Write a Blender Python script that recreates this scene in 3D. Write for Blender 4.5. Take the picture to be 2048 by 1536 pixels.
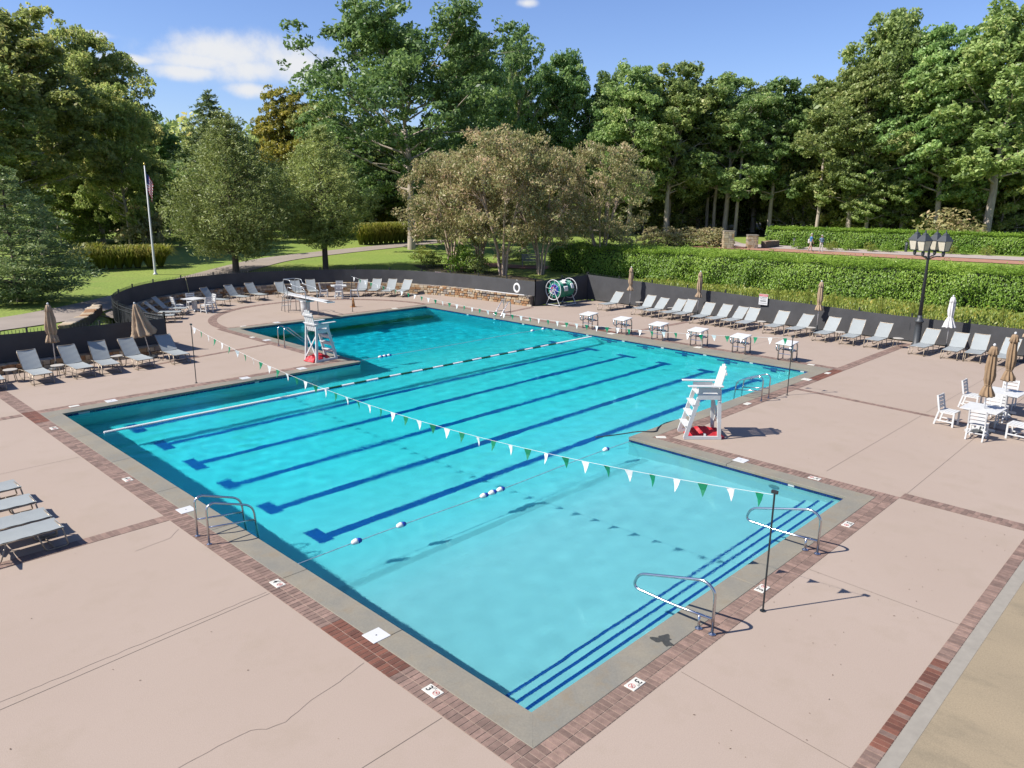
import bpy, bmesh, math, random
import numpy as np
from mathutils import Vector, Matrix
from mathutils.geometry import tessellate_polygon

for _o in list(bpy.data.objects):
    bpy.data.objects.remove(_o)
S = bpy.context.scene
COL = S.collection
R = math.radians
random.seed(7)

# ------------------------------------------------------------------ camera
FPX, CAM = 1528.42, np.array([-6.48965, -5.86314, 6.68043])
YAW, PITCH, ROLL = 0.769667, 0.244886, 0.0113053
FW = np.array([math.cos(PITCH) * math.cos(YAW), math.cos(PITCH) * math.sin(YAW), -math.sin(PITCH)])
_rt = np.array([math.sin(YAW), -math.cos(YAW), 0.0])
_up = np.cross(_rt, FW)
RT = math.cos(ROLL) * _rt + math.sin(ROLL) * _up
UP = -math.sin(ROLL) * _rt + math.cos(ROLL) * _up
cd = bpy.data.cameras.new('camera')
cd.sensor_width = 36.0
cd.lens = FPX / 2048 * 36.0
cd.clip_end = 6000
cd.clip_start = 0.1
cam = bpy.data.objects.new('camera', cd)
COL.objects.link(cam)
cam.matrix_world = Matrix(((RT[0], UP[0], -FW[0], CAM[0]), (RT[1], UP[1], -FW[1], CAM[1]),
                           (RT[2], UP[2], -FW[2], CAM[2]), (0, 0, 0, 1)))
S.camera = cam
S.render.resolution_x, S.render.resolution_y = 1024, 768

# ------------------------------------------------------------------ light
SUN_AZ, SUN_EL = R(149.8), R(46.0)
SUN_DIR = Vector((math.cos(SUN_EL) * math.cos(SUN_AZ), math.cos(SUN_EL) * math.sin(SUN_AZ), math.sin(SUN_EL)))
W = bpy.data.worlds.new('World')
S.world = W
W.use_nodes = True
wn, wl = W.node_tree.nodes, W.node_tree.links
wn.clear()
w_out = wn.new('ShaderNodeOutputWorld')
w_bg = wn.new('ShaderNodeBackground')
SKY_STRENGTH = 0.114
w_bg.inputs['Strength'].default_value = SKY_STRENGTH
sky = wn.new('ShaderNodeTexSky')
sky.sky_type = 'NISHITA'
sky.sun_disc = False
sky.sun_elevation = SUN_EL
sky.sun_rotation = math.pi / 2 - SUN_AZ
sky.altitude = 100
sky.air_density = 1.0
sky.dust_density = 0.35
sky.ozone_density = 2.6
wl.new(w_bg.outputs[0], w_out.inputs[0])


def ray(px, py):
    d = FW + RT * (px - 1024) / FPX - UP * (py - 768) / FPX
    return d / np.linalg.norm(d)


def wnode(t, **kw):
    n = wn.new(t)
    for k, v in kw.items():
        setattr(n, k, v)
    return n


def wmath(op, a, b=None, c=None):
    n = wnode('ShaderNodeMath', operation=op)
    for i, v in enumerate((a, b, c)):
        if v is None:
            continue
        if isinstance(v, (int, float)):
            n.inputs[i].default_value = v
        else:
            wl.new(v, n.inputs[i])
    return n.outputs[0]


w_tc = wnode('ShaderNodeTexCoord')
# small fair-weather clouds spread round the whole sky, each an ellipse of directions frayed by noise
_clouds = []
for (cx, cy, hw, hh, op) in ((455, 104, 120, 34, 1.0), (405, 122, 90, 18, 1.0), (595, 128, 88, 36, .95), (530, 140, 130, 26, .7), (372, 143, 70, 13, .8), (508, 180, 46, 14, .8),
                             (255, 119, 55, 9, .75), (180, 68, 34, 7, .5), (1055, 6, 18, 8, .7), (2040, 220, 60, 30, .8)):
    d = ray(cx, cy)
    _clouds.append((d, hw / FPX, hh / FPX, op))
_rc = random.Random(3)
for i in range(9):
    az = YAW + R(70 + 32 * i + _rc.uniform(-8, 8))
    el = R(_rc.uniform(10, 28))
    _clouds.append((np.array([math.cos(el) * math.cos(az), math.cos(el) * math.sin(az), math.sin(el)]),
                    _rc.uniform(.07, .13), _rc.uniform(.018, .03), _rc.uniform(.6, 1)))
nz = wnode('ShaderNodeTexNoise')
nz.inputs['Scale'].default_value = 17
nz.inputs['Detail'].default_value = 6
nz.inputs['Roughness'].default_value = .62
wl.new(w_tc.outputs['Generated'], nz.inputs['Vector'])
w_sep = wnode('ShaderNodeSeparateXYZ')
wl.new(w_tc.outputs['Generated'], w_sep.inputs[0])
# azimuth measured from the point opposite the view, so that its seam lies behind the camera
ca, sa = math.cos(YAW), math.sin(YAW)
w_az = wmath('ARCTAN2', wmath('ADD', wmath('MULTIPLY', w_sep.outputs[0], -sa), wmath('MULTIPLY', w_sep.outputs[1], ca)),
             wmath('ADD', wmath('MULTIPLY', w_sep.outputs[0], ca), wmath('MULTIPLY', w_sep.outputs[1], sa)))
w_el = wmath('ARCSINE', w_sep.outputs[2])
w_ae = wnode('ShaderNodeCombineXYZ')
wl.new(w_az, w_ae.inputs[0]); wl.new(w_el, w_ae.inputs[1])
cmin = None
for d, hw, hh, op in _clouds:
    az0 = math.atan2(-sa * d[0] + ca * d[1], ca * d[0] + sa * d[1]); el0 = math.asin(d[2])
    va = wnode('ShaderNodeVectorMath', operation='MULTIPLY_ADD')
    wl.new(w_ae.outputs[0], va.inputs[0])
    va.inputs[1].default_value = (1 / hw, 1 / hh, 0)
    va.inputs[2].default_value = (-az0 / hw, -el0 / hh, (1 - op) * .9)
    vl = wnode('ShaderNodeVectorMath', operation='LENGTH')
    wl.new(va.outputs[0], vl.inputs[0])
    cmin = vl.outputs['Value'] if cmin is None else wmath('MINIMUM', cmin, vl.outputs['Value'])
w_mr = wnode('ShaderNodeMapRange', interpolation_type='SMOOTHSTEP')
w_mr.inputs['From Min'].default_value = 1.3
w_mr.inputs['From Max'].default_value = .1
wl.new(wmath('SUBTRACT', cmin, wmath('MULTIPLY', wmath('SUBTRACT', nz.outputs['Fac'], 0.47), 2.3)), w_mr.inputs['Value'])
w_fd = wnode('ShaderNodeMapRange', interpolation_type='SMOOTHSTEP')
w_fd.inputs['From Min'].default_value = 1.75
w_fd.inputs['From Max'].default_value = 1.0
wl.new(cmin, w_fd.inputs['Value'])
cmask = wmath('MULTIPLY', w_mr.outputs[0], w_fd.outputs[0])
w_mix = wnode('ShaderNodeMix', data_type='RGBA')
wl.new(cmask, w_mix.inputs['Factor'])
w_tint = wnode('ShaderNodeVectorMath', operation='MULTIPLY')
wl.new(sky.outputs[0], w_tint.inputs[0])
w_tint.inputs[1].default_value = (.60, .645, .84)
wl.new(w_tint.outputs[0], w_mix.inputs['A'])
w_mix.inputs['B'].default_value = (4.3, 4.4, 4.6, 1)
wl.new(w_mix.outputs['Result'], w_bg.inputs[0])

ld = bpy.data.lights.new('sun', 'SUN')
ld.energy = 5.0
ld.angle = R(0.53)
ld.color = (1.0, 0.955, 0.89)
sun = bpy.data.objects.new('sun', ld)
COL.objects.link(sun)
sun.rotation_euler = SUN_DIR.to_track_quat('Z', 'Y').to_euler()
sun.location = (0, 0, 60)
S.view_settings.view_transform = 'Standard'
S.view_settings.look = 'None'
S.view_settings.gamma = 1
S.view_settings.use_curve_mapping = False
S.view_settings.exposure = 0.75
S.render.engine = 'CYCLES'
S.cycles.transparent_max_bounces = 12
S.cycles.max_bounces = 8
S.cycles.sample_clamp_indirect = 6


# ------------------------------------------------------------------ pixel -> place
def G(px, py, z=0.0):
    d = ray(px, py)
    t = (z - CAM[2]) / d[2]
    return CAM + d * t


FENCE = [(-30, 27.4), (-4, 27.2), (6.2, 26.9), (5.85, 29.5), (6.0, 32.0), (6.6, 34.3), (7.7, 36.3), (8.95, 38.0), (10.4, 39.4), (12.1, 40.4),
         (13.9, 41.1), (16.9, 41.45), (20.5, 40.6), (23.6, 38.9), (26.0, 36.2), (27.2, 32.8), (27.65, 28.6), (27.74, 25.44),
         (32.5, 25.2), (32.5, 12), (32.5, -30)]
SITE = FENCE + [(-30, -30)]


def site_dist(x, y):
    """distance outside (+) or inside (-) the pool enclosure; x, y numpy arrays"""
    x = np.asarray(x, float); y = np.asarray(y, float)
    best = np.full(x.shape, 1e9)
    ins = np.zeros(x.shape, bool)
    n = len(SITE)
    for i in range(n):
        ax, ay = SITE[i]; bx, by = SITE[(i + 1) % n]
        ex, ey = bx - ax, by - ay
        t = np.clip(((x - ax) * ex + (y - ay) * ey) / (ex * ex + ey * ey), 0, 1)
        best = np.minimum(best, np.hypot(x - ax - t * ex, y - ay - t * ey))
        if ay != by:
            c = (ay > y) != (by > y)
            xx = ax + (y - ay) / (by - ay) * ex
            ins ^= c & (x < xx)
    return np.where(ins, -best, best)


def land(x, y):
    d = site_dist(x, y)
    x = np.asarray(x, float); y = np.asarray(y, float)
    z = .62 + .85 * (1 - np.exp(-np.maximum(d, 0) / 18)) + .12 * np.sin(x * .07 + 1) * np.sin(y * .06) * np.clip(d / 25, 0, 1)
    return np.where(d > 0.25, z, -2.6)


def landz(x, y):
    return float(land(np.array([x]), np.array([y]))[0])


def GT(px, py):
    z = 1.0
    for _ in range(12):
        p = G(px, py, z)
        z = max(landz(p[0], p[1]), 0)
    return (p[0], p[1], z)


def at_dist(px, dist):
    d = ray(px, 386)
    h = d[:2] / np.linalg.norm(d[:2])
    x, y = CAM[:2] + h * dist
    return (x, y, max(landz(x, y), 0))


def height_at(py, px, x, y):
    d = ray(px, py)
    b = np.array([x, y]) - CAM[:2]
    t = (b @ d[:2]) / (d[:2] @ d[:2])
    return CAM[2] + d[2] * t


# ------------------------------------------------------------------ objects
def tag(o, label=None, cat=None, group=None, kind=None):
    if label: o['label'] = label
    if cat: o['category'] = cat
    if group: o['group'] = group
    if kind: o['kind'] = kind
    return o


def link(name, me, mat=None, parent=None, loc=None, rz=0):
    o = bpy.data.objects.new(name, me)
    COL.objects.link(o)
    if mat is not None and me is not None and len(me.materials) == 0:
        for m in (mat if isinstance(mat, (list, tuple)) else [mat]):
            me.materials.append(m)
    if parent is not None: o.parent = parent
    if loc is not None: o.location = loc
    if rz: o.rotation_euler = (0, 0, rz)
    return o


def thing(name, label, cat, loc=(0, 0, 0), rz=0, group=None):
    o = bpy.data.objects.new(name, None)
    COL.objects.link(o)
    o.location = loc
    o.rotation_euler = (0, 0, rz)
    o.empty_display_size = .2
    return tag(o, label, cat, group)


def copy_tree(o, parent=None):
    c = o.copy()
    COL.objects.link(c)
    c.parent = parent
    for ch in o.children:
        copy_tree(ch, c)
    return c


class MB:
    """collects simple solids, then becomes one mesh object"""
    def __init__(s):
        s.v = []; s.f = []; s.m = []

    def add(s, vs, fs, mi=0):
        b = len(s.v)
        s.v += [tuple(v) for v in vs]
        s.f += [tuple(i + b for i in f) for f in fs]
        s.m += [mi] * len(fs)
        return s

    def box(s, c, sz, rot=None, mi=0, taper=1.0):
        hx, hy, hz = sz[0] / 2, sz[1] / 2, sz[2] / 2
        vs = []
        for z in (-hz, hz):
            k = taper if z > 0 else 1
            for x, y in ((-hx, -hy), (hx, -hy), (hx, hy), (-hx, hy)):
                v = Vector((x * k, y * k, z))
                if rot is not None: v = rot @ v
                vs.append((v[0] + c[0], v[1] + c[1], v[2] + c[2]))
        return s.add(vs, [(3, 2, 1, 0), (4, 5, 6, 7), (0, 1, 5, 4), (1, 2, 6, 5), (2, 3, 7, 6), (3, 0, 4, 7)], mi)

    def beam(s, a, b, w, t, mi=0, up=(0, 0, 1)):
        """board from a to b; w across, t along `up`-ish"""
        a, b = Vector(a), Vector(b)
        d = (b - a); L = d.length; d.normalize()
        u = Vector(up)
        if abs(d.dot(u)) > .95: u = Vector((1, 0, 0))
        y = u.cross(d).normalized(); z = d.cross(y)
        m = Matrix((d, y, z)).transposed()
        return s.box((a + b) / 2, (L, w, t), m, mi)

    def tube(s, pts, r, n=8, mi=0, cap=True, closed=False):
        P = [Vector(p) for p in pts]
        rs = r if isinstance(r, (list, tuple)) else [r] * len(P)
        vs = []; fs = []
        ref = None
        N = len(P)
        for i, p in enumerate(P):
            if closed:
                t = (P[(i + 1) % N] - P[i - 1]).normalized()
            else:
                t = (P[min(i + 1, N - 1)] - P[max(i - 1, 0)]).normalized()
            if ref is None:
                ref = Vector((0, 0, 1)) if abs(t.z) < .9 else Vector((1, 0, 0))
            u = (ref - t * ref.dot(t)).normalized(); ref = u
            w = t.cross(u)
            for k in range(n):
                a = 2 * math.pi * k / n
                vs.append(p + (u * math.cos(a) + w * math.sin(a)) * rs[i])
        M = N if closed else N - 1
        for i in range(M):
            j = (i + 1) % N
            for k in range(n):
                fs.append((i * n + k, i * n + (k + 1) % n, j * n + (k + 1) % n, j * n + k))
        if cap and not closed:
            fs.append(tuple(range(n - 1, -1, -1)))
            fs.append(tuple((N - 1) * n + k for k in range(n)))
        return s.add(vs, fs, mi)

    def lathe(s, prof, c=(0, 0, 0), n=16, mi=0, pleat=None):
        """prof: list of (r, z); pleat(theta, i) -> factor on r"""
        vs = []; fs = []
        for i, (r, z) in enumerate(prof):
            for k in range(n):
                a = 2 * math.pi * k / n
                q = r * (pleat(a, i) if pleat else 1)
                vs.append((c[0] + q * math.cos(a), c[1] + q * math.sin(a), c[2] + z))
        for i in range(len(prof) - 1):
            for k in range(n):
                fs.append((i * n + k, i * n + (k + 1) % n, (i + 1) * n + (k + 1) % n, (i + 1) * n + k))
        fs.append(tuple(range(n - 1, -1, -1)))
        fs.append(tuple((len(prof) - 1) * n + k for k in range(n)))
        return s.add(vs, fs, mi)

    def prism(s, pts, z0, z1, mi=0):
        n = len(pts)
        vs = [(p[0], p[1], z0) for p in pts] + [(p[0], p[1], z1) for p in pts]
        fs = [tuple(range(n - 1, -1, -1)), tuple(range(n, 2 * n))]
        fs += [(i, (i + 1) % n, n + (i + 1) % n, n + i) for i in range(n)]
        return s.add(vs, fs, mi)

    def mesh(s, name, smooth=False, bevel=0):
        me = bpy.data.meshes.new(name)
        me.from_pydata(s.v, [], s.f)
        me.update()
        if bevel or True:
            bm = bmesh.new(); bm.from_mesh(me)
            bmesh.ops.recalc_face_normals(bm, faces=bm.faces)
            if bevel:
                bmesh.ops.bevel(bm, geom=bm.edges[:], offset=bevel, segments=1, affect='EDGES', clamp_overlap=True)
            bm.to_mesh(me); bm.free()
        if any(s.m) and not bevel:
            me.polygons.foreach_set('material_index', s.m)
        if smooth:
            me.polygons.foreach_set('use_smooth', [True] * len(me.polygons))
        return me

    def build(s, name, mat, parent=None, smooth=False, bevel=0, loc=None, rz=0):
        return link(name, s.mesh(name, smooth, bevel), mat, parent, loc, rz)


def arc_pts(pts, r=.12, n=5):
    """polyline with its inner corners rounded"""
    P = [Vector(p) for p in pts]
    out = [P[0]]
    for i in range(1, len(P) - 1):
        a, b, c = P[i - 1], P[i], P[i + 1]
        ra = min(r, (a - b).length * .48, (c - b).length * .48)
        p, q = b + (a - b).normalized() * ra, b + (c - b).normalized() * ra
        for k in range(n + 1):
            t = k / n
            out.append(p * (1 - t) ** 2 + b * 2 * t * (1 - t) + q * t * t)
    out.append(P[-1])
    return out


# ------------------------------------------------------------------ materials
MATS = {}
ALB = .76        # common factor on the paving, paint and cloth colours


def newmat(name):
    m = bpy.data.materials.new(name)
    m.use_nodes = True
    n, l = m.node_tree.nodes, m.node_tree.links
    b = n['Principled BSDF']
    MATS[name] = m
    return m, n, l, b


def nd(n, t, **kw):
    k = n.new(t)
    for a, v in kw.items():
        if a.startswith('i_'):
            k.inputs[a[2:].replace('_', ' ')].default_value = v
        else:
            setattr(k, a, v)
    return k


def mat(name, col, rough=.6, metal=0.0, var=.12, scale=4.0, bump=0.0, bscale=60.0, coat=0.0, world=False, rnd=0.0, spec=.5, detail=4, stretch=None):
    """plain painted / cloth / metal surface with noise in its colour and relief"""
    m, n, l, b = newmat(name)
    b.inputs['Roughness'].default_value = rough
    b.inputs['Metallic'].default_value = metal
    b.inputs['Specular IOR Level'].default_value = spec
    if coat: b.inputs['Coat Weight'].default_value = coat
    if world:
        vec = nd(n, 'ShaderNodeNewGeometry').outputs['Position']
    else:
        vec = nd(n, 'ShaderNodeTexCoord').outputs['Object']
    if stretch:
        mp = nd(n, 'ShaderNodeMapping'); mp.inputs['Scale'].default_value = stretch
        l.new(vec, mp.inputs['Vector']); vec = mp.outputs[0]
    nz = nd(n, 'ShaderNodeTexNoise', i_Scale=scale, i_Detail=detail, i_Roughness=.6)
    l.new(vec, nz.inputs['Vector'])
    mr = nd(n, 'ShaderNodeMapRange')
    mr.inputs['From Min'].default_value = .25; mr.inputs['From Max'].default_value = .75
    mr.inputs['To Min'].default_value = 1 - var; mr.inputs['To Max'].default_value = 1 + var
    l.new(nz.outputs['Fac'], mr.inputs['Value'])
    f = mr.outputs[0]
    if rnd:
        oi = nd(n, 'ShaderNodeObjectInfo')
        at = nd(n, 'ShaderNodeAttribute', attribute_name='tint')
        ad = nd(n, 'ShaderNodeMath', operation='ADD'); l.new(oi.outputs['Random'], ad.inputs[0]); l.new(at.outputs['Fac'], ad.inputs[1])
        fr = nd(n, 'ShaderNodeMath', operation='FRACT'); l.new(ad.outputs[0], fr.inputs[0])
        m2 = nd(n, 'ShaderNodeMapRange'); m2.inputs['To Min'].default_value = 1 - rnd; m2.inputs['To Max'].default_value = 1 + rnd
        l.new(fr.outputs[0], m2.inputs['Value'])
        mu = nd(n, 'ShaderNodeMath', operation='MULTIPLY'); l.new(f, mu.inputs[0]); l.new(m2.outputs[0], mu.inputs[1])
        f = mu.outputs[0]
    vm = nd(n, 'ShaderNodeVectorMath', operation='SCALE')
    vm.inputs[0].default_value = [c * (1 if metal > .5 else ALB) for c in col[:3]]
    l.new(f, vm.inputs['Scale'])
    l.new(vm.outputs[0], b.inputs['Base Color'])
    if bump:
        n2 = nd(n, 'ShaderNodeTexNoise', i_Scale=bscale, i_Detail=3)
        l.new(vec, n2.inputs['Vector'])
        bp = nd(n, 'ShaderNodeBump', i_Strength=bump, i_Distance=.01)
        l.new(n2.outputs['Fac'], bp.inputs['Height'])
        l.new(bp.outputs[0], b.inputs['Normal'])
    return m


def ramp(n, stops):
    r = n.new('ShaderNodeValToRGB')
    e = r.color_ramp.elements
    while len(e) < len(stops): e.new(.5)
    for k, (p, c) in zip(e, stops):
        k.position = p; k.color = (*c, 1)
    return r


def leafmat(name, stops, trans=.45, rough=.5, hue=.03, objvar=.2):
    m, n, l, b = newmat(name)
    at = nd(n, 'ShaderNodeAttribute', attribute_name='tint')
    oi = nd(n, 'ShaderNodeObjectInfo')
    rp = ramp(n, stops)
    l.new(at.outputs['Fac'], rp.inputs['Fac'])
    hs = nd(n, 'ShaderNodeHueSaturation')
    mr = nd(n, 'ShaderNodeMapRange'); mr.inputs['To Min'].default_value = .5 - hue; mr.inputs['To Max'].default_value = .5 + hue * .6
    l.new(oi.outputs['Random'], mr.inputs['Value']); l.new(mr.outputs[0], hs.inputs['Hue'])
    m2 = nd(n, 'ShaderNodeMapRange'); m2.inputs['To Min'].default_value = 1 - objvar; m2.inputs['To Max'].default_value = 1 + objvar
    mm = nd(n, 'ShaderNodeMath', operation='MULTIPLY', use_clamp=False); mm.inputs[1].default_value = 7.31
    fr = nd(n, 'ShaderNodeMath', operation='FRACT')
    l.new(oi.outputs['Random'], mm.inputs[0]); l.new(mm.outputs[0], fr.inputs[0]); l.new(fr.outputs[0], m2.inputs['Value'])
    l.new(m2.outputs[0], hs.inputs['Value'])
    l.new(rp.outputs[0], hs.inputs['Color'])
    l.new(hs.outputs[0], b.inputs['Base Color'])
    b.inputs['Roughness'].default_value = rough
    b.inputs['Specular IOR Level'].default_value = .5
    tr = nd(n, 'ShaderNodeBsdfTranslucent')
    l.new(hs.outputs[0], tr.inputs[0])
    mx = nd(n, 'ShaderNodeMixShader'); mx.inputs[0].default_value = trans
    l.new(b.outputs[0], mx.inputs[1]); l.new(tr.outputs[0], mx.inputs[2])
    l.new(mx.outputs[0], n['Material Output'].inputs[0])
    return m
# ================================================================== the setting
def ground_mat(name, c1, c2, c3, rough=.85, s1=.35, s2=2.2, fine=60, bump=.25, finevar=.12, streak=None):
    c1, c2, c3 = [tuple(v * ALB for v in c) for c in (c1, c2, c3)]
    m, n, l, b = newmat(name)
    pos = nd(n, 'ShaderNodeNewGeometry').outputs['Position']
    vec = pos
    if streak:
        mp = nd(n, 'ShaderNodeMapping'); mp.inputs['Scale'].default_value = streak
        mp.inputs['Rotation'].default_value = (0, 0, .35)
        l.new(pos, mp.inputs['Vector']); vec = mp.outputs[0]
    a = nd(n, 'ShaderNodeTexNoise', i_Scale=s1, i_Detail=5, i_Roughness=.6); l.new(vec, a.inputs['Vector'])
    c = nd(n, 'ShaderNodeTexNoise', i_Scale=s2, i_Detail=6, i_Roughness=.65); l.new(vec, c.inputs['Vector'])
    f = nd(n, 'ShaderNodeTexNoise', i_Scale=fine, i_Detail=3); l.new(pos, f.inputs['Vector'])
    r1 = ramp(n, [(.32, c1), (.68, c2)]); l.new(a.outputs['Fac'], r1.inputs[0])
    mr = nd(n, 'ShaderNodeMapRange'); mr.inputs['From Min'].default_value = .52; mr.inputs['From Max'].default_value = .8
    l.new(c.outputs['Fac'], mr.inputs['Value'])
    mx = nd(n, 'ShaderNodeMix', data_type='RGBA'); l.new(mr.outputs[0], mx.inputs['Factor'])
    l.new(r1.outputs[0], mx.inputs['A']); mx.inputs['B'].default_value = (*c3, 1)
    m2 = nd(n, 'ShaderNodeMapRange'); m2.inputs['To Min'].default_value = 1 - finevar; m2.inputs['To Max'].default_value = 1 + finevar
    m2.inputs['From Min'].default_value = .3; m2.inputs['From Max'].default_value = .7
    l.new(f.outputs['Fac'], m2.inputs['Value'])
    vm = nd(n, 'ShaderNodeVectorMath', operation='SCALE'); l.new(mx.outputs['Result'], vm.inputs[0]); l.new(m2.outputs[0], vm.inputs['Scale'])
    l.new(vm.outputs[0], b.inputs['Base Color'])
    b.inputs['Roughness'].default_value = rough
    b.inputs['Specular IOR Level'].default_value = .3
    if bump:
        bp = nd(n, 'ShaderNodeBump', i_Strength=bump, i_Distance=.01)
        l.new(f.outputs['Fac'], bp.inputs['Height']); l.new(bp.outputs[0], b.inputs['Normal'])
    return m


M_deck = ground_mat('painted_deck_concrete', (.385, .302, .240), (.41, .325, .262), (.36, .285, .218), s1=.22, s2=.9, fine=70, bump=.2, finevar=.07)
M_patio = ground_mat('stained_concrete', (.345, .275, .178), (.285, .23, .152), (.215, .178, .12), s1=.5, s2=1.6, fine=50, bump=.2, finevar=.1, streak=(1, .45, 1))
M_strip = mat('drain_concrete', (.31, .28, .23), .85, var=.1, scale=6, world=True)
M_brick = mat('paver_brick', (.235, .152, .118), .9, var=.25, scale=9, bump=.5, bscale=90, world=True, rnd=.26)
M_brickred = mat('red_paver_brick', (.16, .060, .036), .85, var=.2, scale=9, bump=.4, bscale=90, world=True, rnd=.3)
M_mortar = mat('mortar', (.31, .235, .185), .95, var=.2, scale=8, world=True)
M_coping = ground_mat('coping_stone', (.275, .245, .185), (.215, .205, .172), (.255, .205, .135), s1=1.1, s2=2.4, fine=40, bump=.2, finevar=.07)
M_grass = ground_mat('lawn_grass', (.24, .30, .055), (.185, .27, .045), (.27, .28, .075), s1=.12, s2=.5, fine=9, bump=.8, finevar=.28)
M_path = mat('cart_path_concrete', (.32, .265, .215), .9, var=.14, scale=.8, world=True)
M_joint = mat('joint_dark', (.16, .125, .10), .9, var=.3, scale=5, world=True)
M_crack = mat('crack_dark', (.26, .20, .165), .9, var=.3, scale=5, world=True)
M_white = mat('white_paint', (.64, .64, .63), .45, var=.03, scale=3)
M_wet = mat('wet_stain', (.06, .058, .045), .25, var=.2, scale=20, world=True)

# ---- terrain: one sheet that reaches the horizon
def axis(lo, hi):
    fine = np.unique(np.concatenate((np.arange(lo, hi + .01, 1.0), np.arange(4 if lo == -34 else 23.5, 43.01, .5))))
    far = np.cumsum(np.geomspace(3, 420, 16))
    return np.concatenate((lo - far[::-1], fine, hi + far))


gx, gy = axis(-34, 66), axis(-33, 72)
XX, YY = np.meshgrid(gx, gy, indexing='ij')
ZZ = land(XX, YY)
nx, ny = len(gx), len(gy)
idx = np.arange(nx * ny).reshape(nx, ny)
keep = ~((ZZ[:-1, :-1] < 0) & (ZZ[1:, :-1] < 0) & (ZZ[:-1, 1:] < 0) & (ZZ[1:, 1:] < 0) & (np.abs(XX[:-1, :-1]) < 29) & (np.abs(YY[:-1, :-1]) < 29))
fq = np.stack([idx[:-1, :-1], idx[1:, :-1], idx[1:, 1:], idx[:-1, 1:]], -1)[keep]
me = bpy.data.meshes.new('ground')
me.from_pydata(np.stack([XX, YY, ZZ], -1).reshape(-1, 3).tolist(), [], fq.tolist())
me.polygons.foreach_set('use_smooth', [True] * len(me.polygons))
tag(link('ground', me, M_grass), kind='structure')


def ribbon(name, ctr, width, m, dz=.03, kind='structure', n=60):
    """strip draped on the land along a polyline"""
    P = np.array(ctr, float)
    seg = np.r_[0, np.cumsum(np.hypot(*np.diff(P, axis=0).T))]
    u = np.linspace(0, seg[-1], n)
    c = np.stack([np.interp(u, seg, P[:, 0]), np.interp(u, seg, P[:, 1])], -1)
    for _ in range(6):
        c[1:-1] = (c[:-2] + c[1:-1] * 2 + c[2:]) / 4
    t = np.gradient(c, axis=0); t /= np.linalg.norm(t, axis=1)[:, None]
    nn = np.stack([-t[:, 1], t[:, 0]], -1)
    vs = []; fs = []
    K = 5
    for i in range(n):
        for k in range(K):
            p = c[i] + nn[i] * width * (k / (K - 1) - .5)
            vs.append((p[0], p[1], max(landz(p[0], p[1]), .3) + dz))
    for i in range(n - 1):
        for k in range(K - 1):
            fs.append((i * K + k, i * K + k + 1, (i + 1) * K + k + 1, (i + 1) * K + k))
    me = bpy.data.meshes.new(name); me.from_pydata(vs, [], fs)
    me.polygons.foreach_set('use_smooth', [True] * len(fs))
    o = link(name, me, m)
    return tag(o, kind=kind)


# ---- pool plan
PN, PL, PB, PLT, PT, PF, PA, PR = ((0, 0), (0, 19.54), (10.9, 19.54), (10.9, 29.84), (22.86, 29.84), (22.86, 6.1), (10.65, 6.1), (10.65, 0))
POOL = [PN, PL, PB, PLT, PT, PF, PA, PR]
CW = [.46, .46, .46, .46, .92, .46, .46, .46]     # coping width per side
BW = [.40, .40, .40, .20, .40, .40, .40, .40]     # brick band width per side


def offset(poly, ws):
    n = len(poly); out = []
    for i in range(n):
        p = Vector(poly[i])
        d0 = (Vector(poly[i]) - Vector(poly[i - 1])).normalized(); d1 = (Vector(poly[(i + 1) % n]) - Vector(poly[i])).normalized()
        n0 = Vector((-d0.y, d0.x)); n1 = Vector((-d1.y, d1.x))
        out.append(tuple(p + n0 * ws[i - 1] + n1 * ws[i]))
    return out


COPO = offset(POOL, CW)
BRKO = offset(POOL, [a + b for a, b in zip(CW, BW)])


def sheet(name, polys, z, m, parent=None):
    vs = []; 
    tri = tessellate_polygon([[Vector((p[0], p[1], 0)) for p in q] for q in polys])
    for q in polys: vs += [(p[0], p[1], z) for p in q]
    me = bpy.data.meshes.new(name); me.from_pydata(vs, [], [tuple(t) for t in tri])
    bm = bmesh.new(); bm.from_mesh(me)
    for f in bm.faces:
        f.normal_update()
        if f.normal.z < 0: f.normal_flip()
    bm.to_mesh(me); bm.free()
    return link(name, me, m, parent)


deck_hole = offset(POOL, [.3] * 8)
deck_out = [(-30, -3.60)] + [(x, y) for x, y in FENCE[:-1]] + [(32.5, -3.60)]
deck = sheet('pool_deck', [deck_out, deck_hole], 0.0, M_deck)
tag(deck, kind='structure')
patio = sheet('patio', [[(-30, -30), (-30, -3.80), (32.5, -3.80), (32.5, -30)]], -0.002, M_patio)
tag(patio, kind='structure')
dr = sheet('drain_strip', [[(-30, -3.80), (-30, -3.60), (32.5, -3.60), (32.5, -3.80)]], 0.001, M_strip)
tag(dr, kind='structure')

# ---- control joints and cracks in the deck
def line_strip(name, pts, w, m, wob=0.0, z=.0035):
    mb = MB()
    P = [Vector((p[0], p[1])) for p in pts]
    if wob:
        Q = []
        rr = random.Random(len(pts) * 31 + int(P[0].x * 10))
        for a, b in zip(P[:-1], P[1:]):
            k = max(2, int((b - a).length / .12))
            for i in range(k):
                p = a.lerp(b, i / k)
                Q.append(p + Vector((rr.uniform(-wob, wob), rr.uniform(-wob, wob))))
        P = Q + [P[-1]]
    for a, b in zip(P[:-1], P[1:]):
        d = (b - a)
        if d.length < 1e-6: continue
        n = Vector((-d.y, d.x)).normalized() * w / 2
        mb.add([(a.x - n.x, a.y - n.y, z), (b.x - n.x, b.y - n.y, z), (b.x + n.x, b.y + n.y, z), (a.x + n.x, a.y + n.y, z)], [(0, 1, 2, 3)])
    return mb.build(name, m, deck)


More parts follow.
